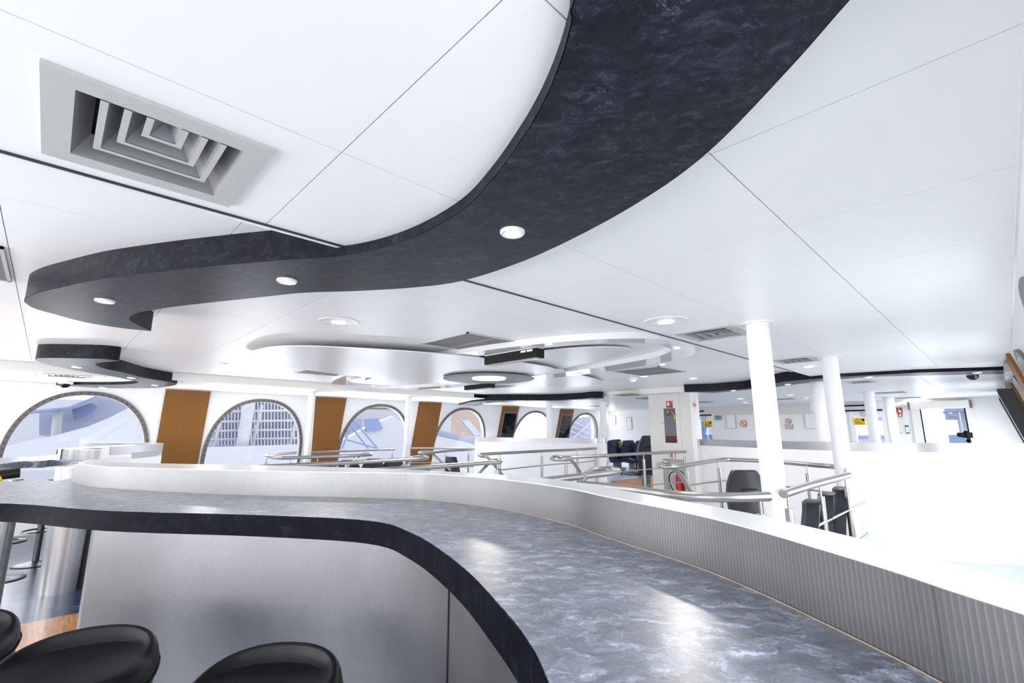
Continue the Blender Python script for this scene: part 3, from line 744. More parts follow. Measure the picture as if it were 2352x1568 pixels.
# ================================================================== THE BARS
ZCT, ZUP = -.348, -.216
TH = .085                       # worktop thickness
cf = Wp([(0, 1155), (250, 1172), (600, 1182), (850, 1195), (950, 1225), (1050, 1290), (1150, 1390), (1220, 1480), (1262, 1568)], ZCT)
cf = [(-1.9, 4.35), (-1.1, 3.95), (-.55, 3.80)] + cf + [(.50, .42), (.40, .30), (.28, .12), (.2, -.1)]
cbk = Wp([(170, 1108), (240, 1120), (420, 1130), (600, 1137), (900, 1144), (1000, 1149), (1150, 1168), (1300, 1201), (1400, 1235), (1600, 1300), (1752, 1362), (1895, 1429), (2058, 1508), (2170, 1567)], ZCT)
cbl = Wp([(0, 1105), (60, 1102), (100, 1101), (140, 1102)], ZCT)
up_in = cbk + [(W(2260, 1615, ZCT)[0], W(2260, 1615, ZCT)[1]), (.72, -.19), (.55, -.33)]
cuts = catmull(up_in, 6)
# outer face from the cap edge seen beyond
uo = Wp([(2352, 1340), (2050, 1255), (1797, 1195), (1700, 1174), (1450, 1129), (1252, 1098), (1000, 1081), (800, 1073), (600, 1068), (430, 1065), (330, 1063)], ZUP)
uo = [(.66, -.42), (.95, -.22)] + uo
end_o = Wp([(330, 1063), (270, 1061), (230, 1058)], ZUP)
end_i = Wp([(289, 1050), (260, 1051.5), (225, 1054.5), (200, 1056), (186, 1059), (179, 1063)], ZUP)
up_poly = cuts + [p for p in catmull(uo, 4)] + catmull([end_o[0], end_o[1], end_o[2], ((end_o[2][0]+end_i[0][0])/2-.03, (end_o[2][1]+end_i[0][1])/2), (end_i[0][0]+.03, end_i[0][1]-.05)], 4)[1:] + catmull(end_i, 4)
def PX0(p):                     # horizontal place of an upright line
    v = Vector((p[0], p[1], -1.0)); return 1176+F*v.dot(cr)/v.dot(cw)
def bar(mirror, names):
    X = (lambda p: mir(p)) if mirror else (lambda p: list(p))
    ct = X(catmull(cf, 6)); back = X(catmull([(-1.9, 6.1), (-1.1, 6.15), (-.5, 6.12)] + cbl + [(.40, 5.75), (.55, 5.3), (.40, 4.9)] + cbk[1:], 6))
    # worktop
    t = thing('bar_counter', names[0], 'bar counter', (X([(.5, 3)])[0][0], X([(.5, 3)])[0][1], -HF))
    poly = ct + back[::-1]
    MB().prism(poly, ZCT-TH, ZCT).build('worktop', m_top, t)
    lip = MB().strip(ct, ZCT-TH-.002, ZCT-.003)
    lip.v = [(v[0], v[1], v[2]) for v in lip.v]
    # edge band, 3 mm proud of the worktop
    off = []
    for i in range(len(ct)):
        a_, b2 = ct[max(i-1, 0)], ct[min(i+1, len(ct)-1)]
        dx, dy = b2[0]-a_[0], b2[1]-a_[1]; l_ = math.hypot(dx, dy) or 1
        sgn = -1 if mirror else 1
        off.append((ct[i][0]-(-dy)/l_*-.004*sgn, ct[i][1]-(dx)/l_*-.004*sgn))
    def offs(d):
        o2 = []
        for i in range(len(ct)):
            a_, b2 = ct[max(i-1, 0)], ct[min(i+1, len(ct)-1)]
            dx, dy = b2[0]-a_[0], b2[1]-a_[1]; l_ = math.hypot(dx, dy) or 1
            nx, ny = (-dy/l_, dx/l_)            # left of travel
            if mirror: nx, ny = -nx, -ny
            o2.append((ct[i][0]+nx*d, ct[i][1]+ny*d))
        return o2
    MB().strip(offs(-.004), ZCT-TH-.002, ZCT-.0008).build('slate_edge', m_edge, t)
    # ribbed front below the worktop
    fr = offs(.20)
    fr = [p for p in fr if PX0(p if not mirror else (p[0], 2*YC-p[1])) > 150]
    fm = MB().strip(fr, -HF, ZCT-TH); fm.build('ribbed_front', m_ribf, t)
    # smooth left return of the front
    lp = fr[0]; dd = -1 if mirror else 1
    rt = catmull([(lp[0], lp[1]), (lp[0]+.02, lp[1]+.35*dd), (lp[0]+.16, lp[1]+.8*dd), (lp[0]+.45, lp[1]+1.05*dd)], 6)
    MB().strip(rt, -HF, ZCT-TH).build('end_panel', m_ribf, t)
    # seam in the front
    sx_ = W(1038, 1350, -.9); best = min(fr, key=lambda q: abs(q[0]*ray(1038, 1400).y-q[1]*ray(1038, 1400).x) if not mirror else 9)
    if not mirror:
        i = fr.index(best); a_, b2 = fr[i], fr[i+1]
        dx, dy = b2[0]-a_[0], b2[1]-a_[1]; l_ = math.hypot(dx, dy)
        MB().obox((a_[0]-(-dy/l_)*.002, a_[1]-(dx/l_)*.002, (-HF+ZCT-TH)/2), (dx/l_*.0035, dy/l_*.0035, 0), (-dy/l_*.002, dx/l_*.002, 0), (0, 0, (ZCT-TH+HF)/2)).build('seam', m_dark, t)
    # upstand
    up = X(up_poly)
    u = thing('bar_upstand', names[1], 'bar upstand', (X([(1.2, 2)])[0][0], X([(1.2, 2)])[0][1], ZCT))
    MB().prism(up, ZCT-TH, ZUP).build('white_cap', m_wtop, u)
    inn = X(catmull(end_i + up_in, 6))
    def shift(path, d):
        o2 = []
        for i in range(len(path)):
            a_, b2 = path[max(i-1, 0)], path[min(i+1, len(path)-1)]
            dx, dy = b2[0]-a_[0], b2[1]-a_[1]; l_ = math.hypot(dx, dy) or 1
            nx, ny = (-dy/l_, dx/l_)
            if mirror: nx, ny = -nx, -ny
            o2.append((path[i][0]+nx*d, path[i][1]+ny*d))
        return o2
    MB().strip(shift(inn, -.004), ZCT-.001, ZUP-.003).build('ribbed_face', m_rib, u)
    MB().strip(shift(inn, -.007), ZCT, ZCT+.0022).build('sealant_line', mat('tan_sealant', (.45, .36, .25), .6), u)
    # white outside of the upstand, steel band on its top edge
    outp = X(catmull(uo[:-1], 4))
    MB().prism(outp + [(p[0]-.10, p[1]) for p in outp[::-1]], -HF, ZUP-.001).build('white_back_panel', m_white, u)
    outb = shift(outp, -.006)
    MB().strip(outb, ZUP-.12, ZUP-.002).build('steel_band', m_steelw, u)
    return t, u
bar(False, ['curved slate bar counter filling the foreground', 'ribbed steel upstand with white cap along the near bar counter'])
bar(True, ['far slate bar counter with stools at the left by the window', 'steel and white upstand of the far bar, below the first arched window'])
# round steel pedestal ends
for sgn, lb in ((1, 'smooth round steel pedestal at the end of the far bar'),):
    p = W(124, 1366, -HF); 
    t = thing('steel_pedestal', lb, 'pedestal', (p[0]+.03, p[1]+.15, -HF))
    MB().lathe((p[0]+.03, p[1]+.15, 0), [(.19, -HF), (.235, ZUP-.004)], 40).build('steel_shell', m_steelw, t)
# worktop legs
p = W(4, 1300, -1.2); tag(MB().lathe((p[0]-.01, p[1], 0), [(.05, -HF), (.05, ZCT-TH)], 24).build('counter_leg', m_chrome), 'grey steel tube leg under the left end of the near counter', 'counter leg')

# ================================================================== STOOLS
def stool_parts(t):
    # seat in local metres, origin on the floor, lip towards +y
    n, m_ = 48, 9
    R = .180; H = .920
    v = MB(); vs = []
    def rad(th): 
        c, s2 = abs(math.cos(th)), abs(math.sin(th)); p_ = 2.6
        return R*(c**p_+s2**p_)**(-1/p_)
    prof = [(0, 0, 0), (.3, .003, .0), (.6, .006, .0), (.78, .006, .0), (.84, .005, .020), (.875, .003, .046), (.93, .0, .056), (.985, -.012, .056), (1.02, -.03, .048), (1.02, -.055, .03), (.96, -.095, .01), (.82, -.14, 0), (.5, -.165, 0), (0, -.165, 0)]
    for fr_, z, lz in prof:
        for k_ in range(n):
            th = 2*PI*k_/n; r_ = rad(th)*fr_
            back = max(0, math.sin(th))**.9
            vs.append((r_*math.cos(th), r_*math.sin(th), H+z+lz*back*.85))
    fs = [(i*n+k_, i*n+(k_+1) % n, (i+1)*n+(k_+1) % n, (i+1)*n+k_) for i in range(len(prof)-1) for k_ in range(n)]
    v.add(vs, fs, True); v.build('leather_seat', m_leather, t, local=True, sub=1)
    v = MB(); pts = []
    for k_ in range(n+1):
        th = 2*PI*k_/n; r_ = rad(th)*1.037; back = max(0, math.sin(th))**.9
        pts.append((r_*.992*math.cos(th), r_*.992*math.sin(th), H-.045+.030*back))
    v.tube(pts, .0022, 6, False); v.build('seam_piping', m_leather, t, local=True)
    MB().lathe((0, 0, 0), [(.032, .02), (.032, H-.16)], 20).build('pole', m_chrome, t, local=True)
    MB().lathe((0, 0, 0), [(0, 0), (.20, 0), (.205, .008), (.17, .02), (.05, .032), (.035, .04), (0, .04)], 36).build('base_disc', m_chrome, t, local=True)
    v = MB(); pts = [(.15*math.cos(2*PI*k_/28), .06+.15*math.sin(2*PI*k_/28), .38) for k_ in range(29)]
    v.tube(pts, .010, 8, False); v.build('foot_ring', m_chrome, t, local=True)
def stool(px, py, drop, rz, label, first=None):
    p = W(px, py, drop); loc = w((p[0], p[1], -HF))
    if first is None:
        t = thing('bar_stool', label, 'bar stool', (p[0], p[1], -HF), 'black leather bar stools', rz); stool_parts(t); return t
    return copy_thing(first, loc, rz, label)
st = thing('bar_stool', 'black leather bar stool at the bottom left, between the other two near stools', 'bar stool', (.165, 2.42, -HF), 'black leather bar stools', -.35); stool_parts(st)
copy_thing(st, w((.585, 1.78, -HF)), -.75, 'black leather bar stool at the bottom centre, rightmost one')
p = W(-165, 1470, -.80); copy_thing(st, w((p[0], p[1], -HF)), -.2, 'black leather bar stool cut by the lower left edge')
p = W(80, 1292, -HF+.02); copy_thing(st, w((p[0], p[1], -HF)), 2.9, 'far bar stool whose foot ring and base show beside the steel pedestal')
p = W(-2, 1328, -HF+.02); copy_thing(st, w((p[0], p[1], -HF)), 3.2, 'far bar stool whose foot ring crosses the left edge under the counter')

# ================================================================== PARTITIONS
def partition(path, ztop, label, th=.10, bandh=.155):
    t = thing('partition', label, 'partition', (path[0][0], path[0][1], -HF))
    sm = catmull(path, 8)
    back = []
    for i in range(len(sm)):
        a_, b2 = sm[max(i-1, 0)], sm[min(i+1, len(sm)-1)]
        dx, dy = b2[0]-a_[0], b2[1]-a_[1]; l_ = math.hypot(dx, dy)
        back.append((sm[i][0]+dy/l_*-th*-1, sm[i][1]-dx/l_*-th*-1))
    MB().prism(sm+back[::-1], -HF, ztop-.012).build('white_panel', m_white, t)
    def off(d):
        o2 = []
        for i in range(len(sm)):
            a_, b2 = sm[max(i-1, 0)], sm[min(i+1, len(sm)-1)]
            dx, dy = b2[0]-a_[0], b2[1]-a_[1]; l_ = math.hypot(dx, dy)
            o2.append((sm[i][0]-dy/l_*d, sm[i][1]+dx/l_*d))
        return o2
    MB().prism(off(.008)+off(-th-.008)[::-1], ztop-bandh, ztop).build('steel_top_band', m_steelw, t)
    return t
ZP = -.20
pp = [(1, 0)]
rp = [W(x, y, ZP)[:2] for x, y in [(1585, 1007.5), (1730, 1011), (1907, 1014.5), (2050, 1016), (2200, 1016.9), (2352, 1017.6)]]
rp = rp[:1] + [rp[1]] + rp[2:] + [(rp[-1][0]+.35, rp[-1][1]-.62)]
rp = [(x, max(y, -.62)) for x, y in rp]
partition(rp, ZP, 'long curved white partition with steel top filling the right side')
cp = [W(x, y, ZP)[:2] for x, y in [(1066, 1003.5), (1122, 1004), (1250, 1005), (1367, 1006)]]
cp = [(cp[0][0]+.9, min(cp[0][1]+.15, 13.6)), (cp[0][0]+.25, cp[0][1]+.12)] + cp + [(cp[-1][0]+.35, cp[-1][1]-.05)]
cp = [(x, min(y, 13.6)) for x, y in cp]
partition(cp, ZP, 'white partition with steel top below the two mirror panels')

# ================================================================== STAIR HANDRAILS
ZR, RR = -.50, .0345
def rail(label, pts, posts, loop=None, brace=None, mids=(), z=ZR, r=RR, mid_ext=None, group=None):
    P3 = [W(x, y, z) for x, y in pts]
    t = thing('handrail', label, 'handrail', (P3[0][0], P3[0][1], -HF))
    sm = catmull(P3, 6) if len(P3) > 2 else P3
    MB().tube(sm, r, 14).build('top_rail', m_steel, t)
    if brace:
        b3 = [W(brace[0][0], brace[0][1], z), W(brace[1][0], brace[1][1], z-.14), W(brace[2][0], brace[2][1], brace[2][2])]
        MB().tube(catmull(b3, 5), r*.92, 12).build('descending_rail', m_steel, t)
    for x, y in posts:
        q = W(x, y, z)
        po = MB().lathe((q[0], q[1], 0), [(r*.82, -HF), (r*.92, z-.125)], 16).build('post', m_steel, t)
        MB().lathe((q[0], q[1], 0), [(r*.30, z-.13), (r*.30, z-.01)], 10).build('post_pin', m_steel, po)
    if mids:
        # follow the rail below, only along its straight run
        base = [W(x, y, z) for x, y in (mid_ext or pts)]
        sm2 = catmull(base, 6) if len(base) > 2 else base
        for mz in mids:
            MB().tube([(a[0], a[1], mz) for a in sm2], r*.38, 8).build('mid_rail', m_steel, t)
    return t
M3 = (-.86, -1.22, -1.58)
rail('near slanting handrail ending in front of the nearest column', [(1330, 1112), (1450, 1124), (1560, 1138), (1680, 1142), (1766, 1140)], [(1745, 1141)], r=.037)
rail('steel handrail running from the nearest column to the second one', [(1799, 1134), (1870, 1112), (1950, 1091)], [(1808, 1131), (1882, 1109), (1941, 1094)], mids=M3[:2], mid_ext=[(1815, 1129), (1975, 1084)])
rail('long curved handrail before the right partition, with a looped end', [(1538, 1061), (1520, 1061.5), (1511, 1066), (1520, 1071), (1548, 1071.5), (1600, 1064), (1655, 1056), (1700, 1056), (1780, 1060), (1860, 1067), (1915, 1072), (1950, 1082)], [(1577, 1062), (1650, 1057), (1853, 1067)], mids=M3[:1], mid_ext=[(1577, 1062), (1655, 1056), (1700, 1057), (1860, 1068), (1915, 1074)], brace=[(1540, 1072), (1562, 1090), (1592, 1138, -1.05)])
rail('handrail before the hose cabinet trunk, with a looped left end', [(1311, 1053), (1285, 1055), (1266, 1053), (1272, 1048.5), (1300, 1050), (1390, 1046), (1480, 1041), (1575, 1037)], [(1300, 1050), (1397, 1046), (1478, 1041), (1571, 1037)], mids=M3[:2], mid_ext=[(1330, 1050), (1480, 1041), (1575, 1037)], brace=[(1308, 1053), (1320, 1066), (1340, 1096, -.95)])
rail('handrail curving in front of the centre partition', [(1118, 1048), (1106, 1047), (1100, 1044), (1110, 1042.5), (1180, 1039), (1260, 1035), (1330, 1032), (1372, 1029)], [(1148, 1041), (1244, 1036), (1325, 1032.5), (1368, 1029.5)], mids=M3[:1], mid_ext=[(1148, 1042), (1260, 1035), (1330, 1032), (1372, 1029)], brace=[(1118, 1048), (1132, 1063), (1155, 1092, -.95)])
rail('thick looped handrail end just beyond the bar upstand, centre right', [(1205, 1110), (1250, 1104), (1340, 1093), (1408, 1085), (1421, 1081), (1405, 1077.5), (1375, 1078), (1355, 1083), (1340, 1094)], [(1340, 1093)], brace=[(1355, 1083), (1345, 1097), (1325, 1122, -.80)], r=.0375)
rail('long low handrail rising out of the upstand edge, left of centre', [(520, 1077), (600, 1072), (700, 1067), (800, 1062), (900, 1056.5), (965, 1053), (981, 1050.5), (968, 1048.5), (945, 1051)], [(930, 1055)], brace=[(945, 1052), (935, 1062), (918, 1077, -.75)])
rail('handrail with bent end below the fourth arched window', [(860, 1080), (950, 1074.5), (1040, 1068), (1120, 1062.5), (1146, 1061.5), (1148, 1057), (1130, 1057.5)], [(1143, 1062)], brace=[(1130, 1058), (1118, 1068), (1100, 1087, -.75)])
rail('handrail loop at the left below the second arched window', [(680, 1039), (640, 1042), (612, 1045.5), (612, 1048), (640, 1051), (660, 1051), (740, 1048.5), (800, 1046.5), (848, 1044), (852, 1042), (835, 1041.5)], [(613, 1048), (668, 1050), (730, 1048), (797, 1046.5)], brace=[(835, 1042), (824, 1049), (800, 1068, -.72)])
rail('straight dark-ended handrail under the third arched window', [(707, 1039.5), (760, 1037), (830, 1034), (907, 1031.5)], [(713, 1039), (814, 1035), (901, 1032)], r=.030)
rail('double handrail in front of the third brown panel', [(935, 1029), (1000, 1029), (1080, 1029.5), (1088, 1031), (1075, 1032.5), (1020, 1036), (975, 1040.5), (963, 1039), (975, 1037.5), (995, 1037.5)], [(942, 1030), (1023, 1035), (1076, 1032)], mids=M3[:1], mid_ext=[(942, 1032), (1076, 1033)], brace=[(990, 1038), (1005, 1052), (1035, 1080, -.9)], r=.031)

# ================================================================== HIGH-BACK SEATS
def seat_parts(t, up, with_handle=False):
    # local metres, faces -y, origin on the floor
    def slab(prof, hw, th, name, material, bev=.012):
        v = MB(); vs = []
        # prof: list of (y, z, halfwidth)
        for y, z, h in prof:
            vs += [(-h, y, z), (-h*.8, y-.018, z), (0, y-.03, z), (h*.8, y-.018, z), (h, y, z), (h, y+th, z), (0, y+th+.006, z), (-h, y+th, z)]
        n_ = 8; fs = [(i*n_+k_, i*n_+(k_+1) % n_, (i+1)*n_+(k_+1) % n_, (i+1)*n_+k_) for i in range(len(prof)-1) for k_ in range(n_)]
        fs += [tuple(range(n_)), tuple(range((len(prof)-1)*n_, len(prof)*n_))]
        v.add(vs, fs, True); return v.build(name, material, t, local=True)
    slab([(.0, .44, .19), (.03, .55, .215), (.055, .68, .225), (.07, .80, .225), (.085, .90, .205), (.10, .985, .165), (.105, 1.04, .135), (.115, 1.05, .12)], .2, .07, 'backrest', up)
    MB().box((-.085, .045, .845), (.085, .075, .860)).build('back_slot', m_black, t, local=True, bevel=.003)
    MB().box((-.085, .145, .845), (.085, .170, .860)).build('back_slot', m_black, t, local=True, bevel=.003)
    v = MB(); v.box((-.215, -.42, .38), (.215, .06, .46)); v.build('seat_cushion', up, t, local=True, bevel=.03)
    for sx2 in (-1, 1):
        v = MB(); v.tube([(.245*sx2, .07, .46), (.245*sx2, .05, .63), (.245*sx2, -.25, .64), (.245*sx2, -.30, .62)], .018, 8); v.build('armrest', m_black, t, local=True)
    v = MB(); v.box((-.05, -.24, .05), (.05, -.10, .38)); v.box((-.19, -.33, 0), (.19, .0, .05)); v.build('pedestal', m_chrome, t, local=True)
    if with_handle:
        v = MB(); v.tube([(.20, .12, .99), (.25, .12, 1.0), (.265, .12, .96), (.25, .12, .84), (.235, .11, .80)], .016, 8); v.build('yellow_handle', m_yellow, t, local=True)
sa = thing('passenger_seat', 'dark grey high-back seat behind the nearest column, with a slot in its back', 'seat', (0, 0, -HF), 'dark high-back seats')
seat_parts(sa, m_seat)
def place(first, x, y, rz, sc, label, group, z=-HF):
    o = first if not first.get('_used') else copy_thing(first, (0, 0, 0))
    first['_used'] = 1; o.location = w((x, y, z)); o.rotation_euler = (0, 0, rz); o.scale = (sc,)*3; o['label'] = label; o['group'] = group
    o['_org'] = tuple(o.location); return o
p = W(1722, 1083, -.62); place(sa, p[0], p[1], math.radians(135)+PI, 1.02, 'dark grey high-back seat behind the nearest column, with a slot in its back', 'dark seats by the right partition')
for px, py, lb in [(1815, 1135, 'dark seat seen edge-on beneath the slanting handrail, leftmost of three'), (1853, 1119, 'dark seat seen edge-on beneath the slanting handrail, middle of three'), (1888, 1108, 'dark seat seen edge-on nearest the second column')]:
    p = W(px, py, -.60); place(sa, p[0]-.05, p[1], math.radians(193), 1.0, lb, 'dark seats by the right partition')
p = W(1725, 1163, -.95)
for px, py, lb in [(738, 1055, 'leftmost dark seat top between the handrails below the second brown panel'), (798, 1050, 'second dark seat top beneath the straight handrail'), (855, 1047, 'third dark seat top beneath the third arched window'), (903, 1046, 'dark seat top just left of the slim column and third brown panel'), (645, 1067, 'barely visible dark seat top at the left handrail loop')]:
    p = W(px, py, -.615); place(sa, p[0], p[1], math.radians(-40), .97, lb, 'dark seats below the arched windows')
p = W(1052, 1046, -.62); place(sa, p[0], p[1], math.radians(80), 1.0, 'dark blue-grey seat turned sideways before the centre partition', 'dark seats below the arched windows')
sb = thing('passenger_seat', 'blue seat with yellow handle', 'seat', (0, 0, -HF), 'blue seats on the platform'); seat_parts(sb, m_seatb, True)
blue = [(1407, 1023, 18.9, 'blue seat with a yellow handle, front left on the platform'), (1411, 1021, 19.8, 'blue seat second in the left file on the platform'), (1414, 1019.5, 20.7, 'blue seat third in the left file on the platform'), (1418, 1018, 21.6, 'blue seat rearmost of the left file on the platform'),
        (1443, 1023, 18.6, 'blue seat at the front of the middle file on the platform'), (1447, 1020, 19.4, 'blue seat second in the middle file on the platform'), (1474, 1020, 18.2, 'blue seat at the front of the right file beside the trunk'), (1478, 1018, 19.0, 'blue seat behind in the right file beside the trunk')]
for px, py, D, lb in blue:
    q = WD(px, 1000, D); place(sb, q[0], q[1], math.radians(-42), .88, lb, 'blue seats on the platform', -1.64)
q = WD(1490, 1060, 15.5); sn = place(sa, q[0], q[1], math.radians(140), 1.35, 'tall black seat back standing left of the hose cabinet trunk', 'dark seats by the right partition')
q = WD(8, 1092, 5.2)
t = thing('bar_chair', 'black seat back with a yellow tag at the left edge above the counter', 'seat', (q[0], q[1], -HF))
MB().tube([(q[0]-.12, q[1], -.52), (q[0]-.02, q[1]+.02, -.46), (q[0]+.12, q[1]+.04, -.445)], .055, 14).build('backrest', m_leather, t)
MB().tube([(q[0]-.08, q[1]+.005, -.505), (q[0]-.03, q[1]+.02, -.478)], .0575, 14).build('yellow_tag', m_yellow, t)
MB().lathe((q[0]-.05, q[1]+.05, 0), [(.03, -HF), (.03, -.5)], 12).build('pole', m_chrome, t)

# ================================================================== SERVICE TRUNK, HOSE CABINET, EXTINGUISHER
DX = 12.1
tl, tr_ = WX(1493, 985, DX), WX(1588, 985, DX)
Y1, Y0 = tl[1], tr_[1]
def onT(px, py): a = WX(px, py, DX-.01); return a[1], a[2]
ey1, ez1 = onT(1521, 1053); ey0, _ = onT(1571, 1053)
t = thing('service_trunk', 'pale grey service trunk rising to the ceiling behind the handrail', 'service trunk', (DX+.3, (Y0+Y1)/2, -HF))
m = MB()
m.box((DX, ey1, -HF), (DX+.38, Y1, ZH)); m.box((DX, Y0, -HF), (DX+.38, ey0, ZH)); m.box((DX, ey0, ez1), (DX+.38, ey1, ZH)); m.box((DX+.34, ey0, -HF), (DX+.38, ey1, ez1)); 
m.box((DX+.25, ey0, -HF), (DX+.38, ey0+.001, ez1)); m.build('trunk_casing', m_grey, t)
MB().box((DX+.02, Y0-.12, -HF), (DX+.28, Y0, ZH)).build('white_side_panel', m_white, t)
# hose cabinet
dy1, dz1 = onT(1515, 904); dy0, dz0 = onT(1567, 1031)
c = thing('hose_cabinet', 'fire hose cabinet door with dark window in the grey trunk', 'fire hose cabinet', (DX-.01, (dy0+dy1)/2, dz0))
m = MB(); gy1, gz1 = onT(1524, 938); gy0, gz0 = onT(1556, 1017)
m.box((DX-.018, gy1, dz0), (DX-.002, dy1, dz1)); m.box((DX-.018, dy0, dz0), (DX-.002, gy0, dz1)); m.box((DX-.018, gy0, gz1), (DX-.002, gy1, dz1)); m.box((DX-.018, gy0, dz0), (DX-.002, gy1, gz0))
m.build('cabinet_door', m_grey, c)
MB().box((DX-.006, gy0, gz0), (DX-.004, gy1, gz1)).build('dark_pane', mat('grey_cabinet_inside', (.10, .10, .115), .15), c)
MB().box((DX-.012, gy0, gz0+(gz1-gz0)*.130), (DX-.007, gy1, gz0+(gz1-gz0)*.142)).build('glass_bar', m_paper, c)
MB().box((DX-.008, gy0, gz0), (DX-.0065, gy1, gz0+(gz1-gz0)*.12)).build('folded_hose', m_hose, c)
m = MB(); g_ = gz1-gz0; h_ = gy1-gy0
m.tube(catmull([(DX-.02, gy0+h_*.62, gz0+g_*.86), (DX-.02, gy0+h_*.60, gz0+g_*.92), (DX-.02, gy0+h_*.35, gz0+g_*.92), (DX-.02, gy0+h_*.12, gz0+g_*.82), (DX-.02, gy0+h_*.06, gz0+g_*.68)], 5), .022, 10); m.build('brass_hose_bend', m_brass, c)
MB().lathe((DX-.025, gy0+h_*.58, gz0+g_*.80), [(.05, 0), (.05, .008), (.01, .01), (.01, .05)], 16).build('red_hand_wheel', m_hose, c)
MB().box((DX-.016, gy0+.01, gz0+g_*.13), (DX-.012, gy1-.02, gz0+g_*.19)).build('hose_coil', m_hose, c)
MB().lathe((DX-.03, (gy1+dy1)/2, gz0+g_*.57), [(.012, -.01), (.012, .01)], 12).build('door_knob', m_chrome, c)
def sign(name, label, px0, py0, px1, py1, x, bg, parts=(), cat='sign', group=None, th=.008):
    a, b_ = WX(px0, py0, x), WX(px1, py1, x)
    y1_, z1_, y0_, z0_ = a[1], a[2], b_[1], b_[2]
    t = thing(name, label, cat, (x-th, (y0_+y1_)/2, z0_), group)
    MB().box((x-th, y0_, z0_), (x, y1_, z1_)).build('sign_plate', bg, t)
    def P(u, v): return (y1_+(y0_-y1_)*u, z0_+(z1_-z0_)*v)
    for kind, nm, mt, args in parts:
        xx = x-th-.003
        if kind == 'rect':
            (ua, va, ub, vb) = args; A, B = P(ua, va), P(ub, vb)
            MB().box((xx, min(A[0], B[0]), min(A[1], B[1])), (xx+.002, max(A[0], B[0]), max(A[1], B[1]))).build(nm, mt, t)
        elif kind == 'poly':
            pts = [P(u, v) for u, v in args]; m = MB(); k_ = len(pts)
            m.add([(xx, *q) for q in pts]+[(xx+.002, *q) for q in pts], [tuple(range(k_))[::-1], tuple(range(k_, 2*k_))]+[(i, (i+1) % k_, k_+(i+1) % k_, k_+i) for i in range(k_)]); m.build(nm, mt, t)
        elif kind == 'ban':      # ring and bar
            u, v, r_, wdt = args; C = P(u, v); hh = min(abs(z1_-z0_), abs(y1_-y0_)*1.25) if nm == 'prohibition_ring' and v == .5 else abs(z1_-z0_); R_ = r_*hh; m = MB(); k_ = 32
            pts = [(xx-.001, C[0]+R_*math.cos(2*PI*i/k_), C[1]+R_*math.sin(2*PI*i/k_)) for i in range(k_+1)]
            m.tube(pts, wdt*hh, 6, False); d_ = R_*.70
            m.tube([(xx-.001, C[0]+d_, C[1]+d_), (xx-.001, C[0]-d_, C[1]-d_)], wdt*hh, 6); m.build(nm, mt, t)
        elif kind == 'text':
            body, u, v, size = args; C = P(u, v)
            o = text(body, size*abs(z1_-z0_)*S, w((xx-.001, C[0], C[1]))-Vector(t['_org']), (PI/2, 0, -PI/2), mt, t)
    return t
sign('hose_sign', 'red fire hose pictogram sign above the cabinet window', 1530, 921, 1545.5, 936, DX-.018, m_red, [('poly', 'hose_symbol', m_pink, [(.15, .85), (.42, .9), (.45, .25), (.3, .35), (.15, .2)]), ('rect', 'hose_symbol', m_pink, (.5, .45, .68, .6)), ('ban', 'flame_dot', m_pink, (.82, .85, .05, .02)), ('rect', 'green_strip', m_green, (0, -.02, 1, .14))])
sign('extinguisher_sign', 'small framed fire extinguisher pictogram below the hose cabinet', 1537, 1038, 1552, 1052, DX-.001, m_red, [('rect', 'ivory_field', m_pink, (.08, .08, .92, .92))] )
a = WX(1543, 1045, DX-.02)
tag(MB().lathe((DX-.03, a[1], a[2]-.05), [(.022, 0), (.022, .1), (.01, .12), (0, .12)], 12).build('extinguisher_symbol', m_red), 'red extinguisher emblem inside the small framed pictogram', 'emblem')
a = WX(1561, 1100, DX+.2)
ex = thing('fire_extinguisher', 'red fire extinguisher with black hose standing in the trunk recess', 'fire extinguisher', (DX+.2, a[1], -HF))
zt = WX(1561, 1085, DX+.2)[2]; zb2 = WX(1561, 1150, DX+.2)[2]
MB().box((DX+.12, ey0, -HF), (DX+.33, ey1, zb2)).build('recess_shelf', m_grey, ex)
MB().lathe((DX+.2, a[1], zb2), [(.085, 0), (.10, .01), (.10, (zt-zb2)*.86), (.08, (zt-zb2)*.93), (.03, zt-zb2), (0, zt-zb2)], 24).build('cylinder', m_red, ex)
MB().box((DX+.09, a[1]+.01, zb2+.10), (DX+.10, a[1]+.09, zb2+.30)).build('yellow_label', m_yellow, ex)
MB().tube([(DX+.2, a[1]-.10, zt+.0), (DX+.2, a[1]-.03, zt+.055), (DX+.2, a[1]+.06, zt+.05)], .012, 8).build('lever', m_hose, ex)
MB().tube(catmull([(DX+.18, a[1]+.02, zt+.03), (DX+.16, a[1]+.22, zt-.02), (DX+.14, a[1]+.27, zt-.22), (DX+.14, a[1]+.20, zt-.42), (DX+.14, a[1]+.10, zt-.56)], 6), .013, 8).build('hose', m_black, ex)

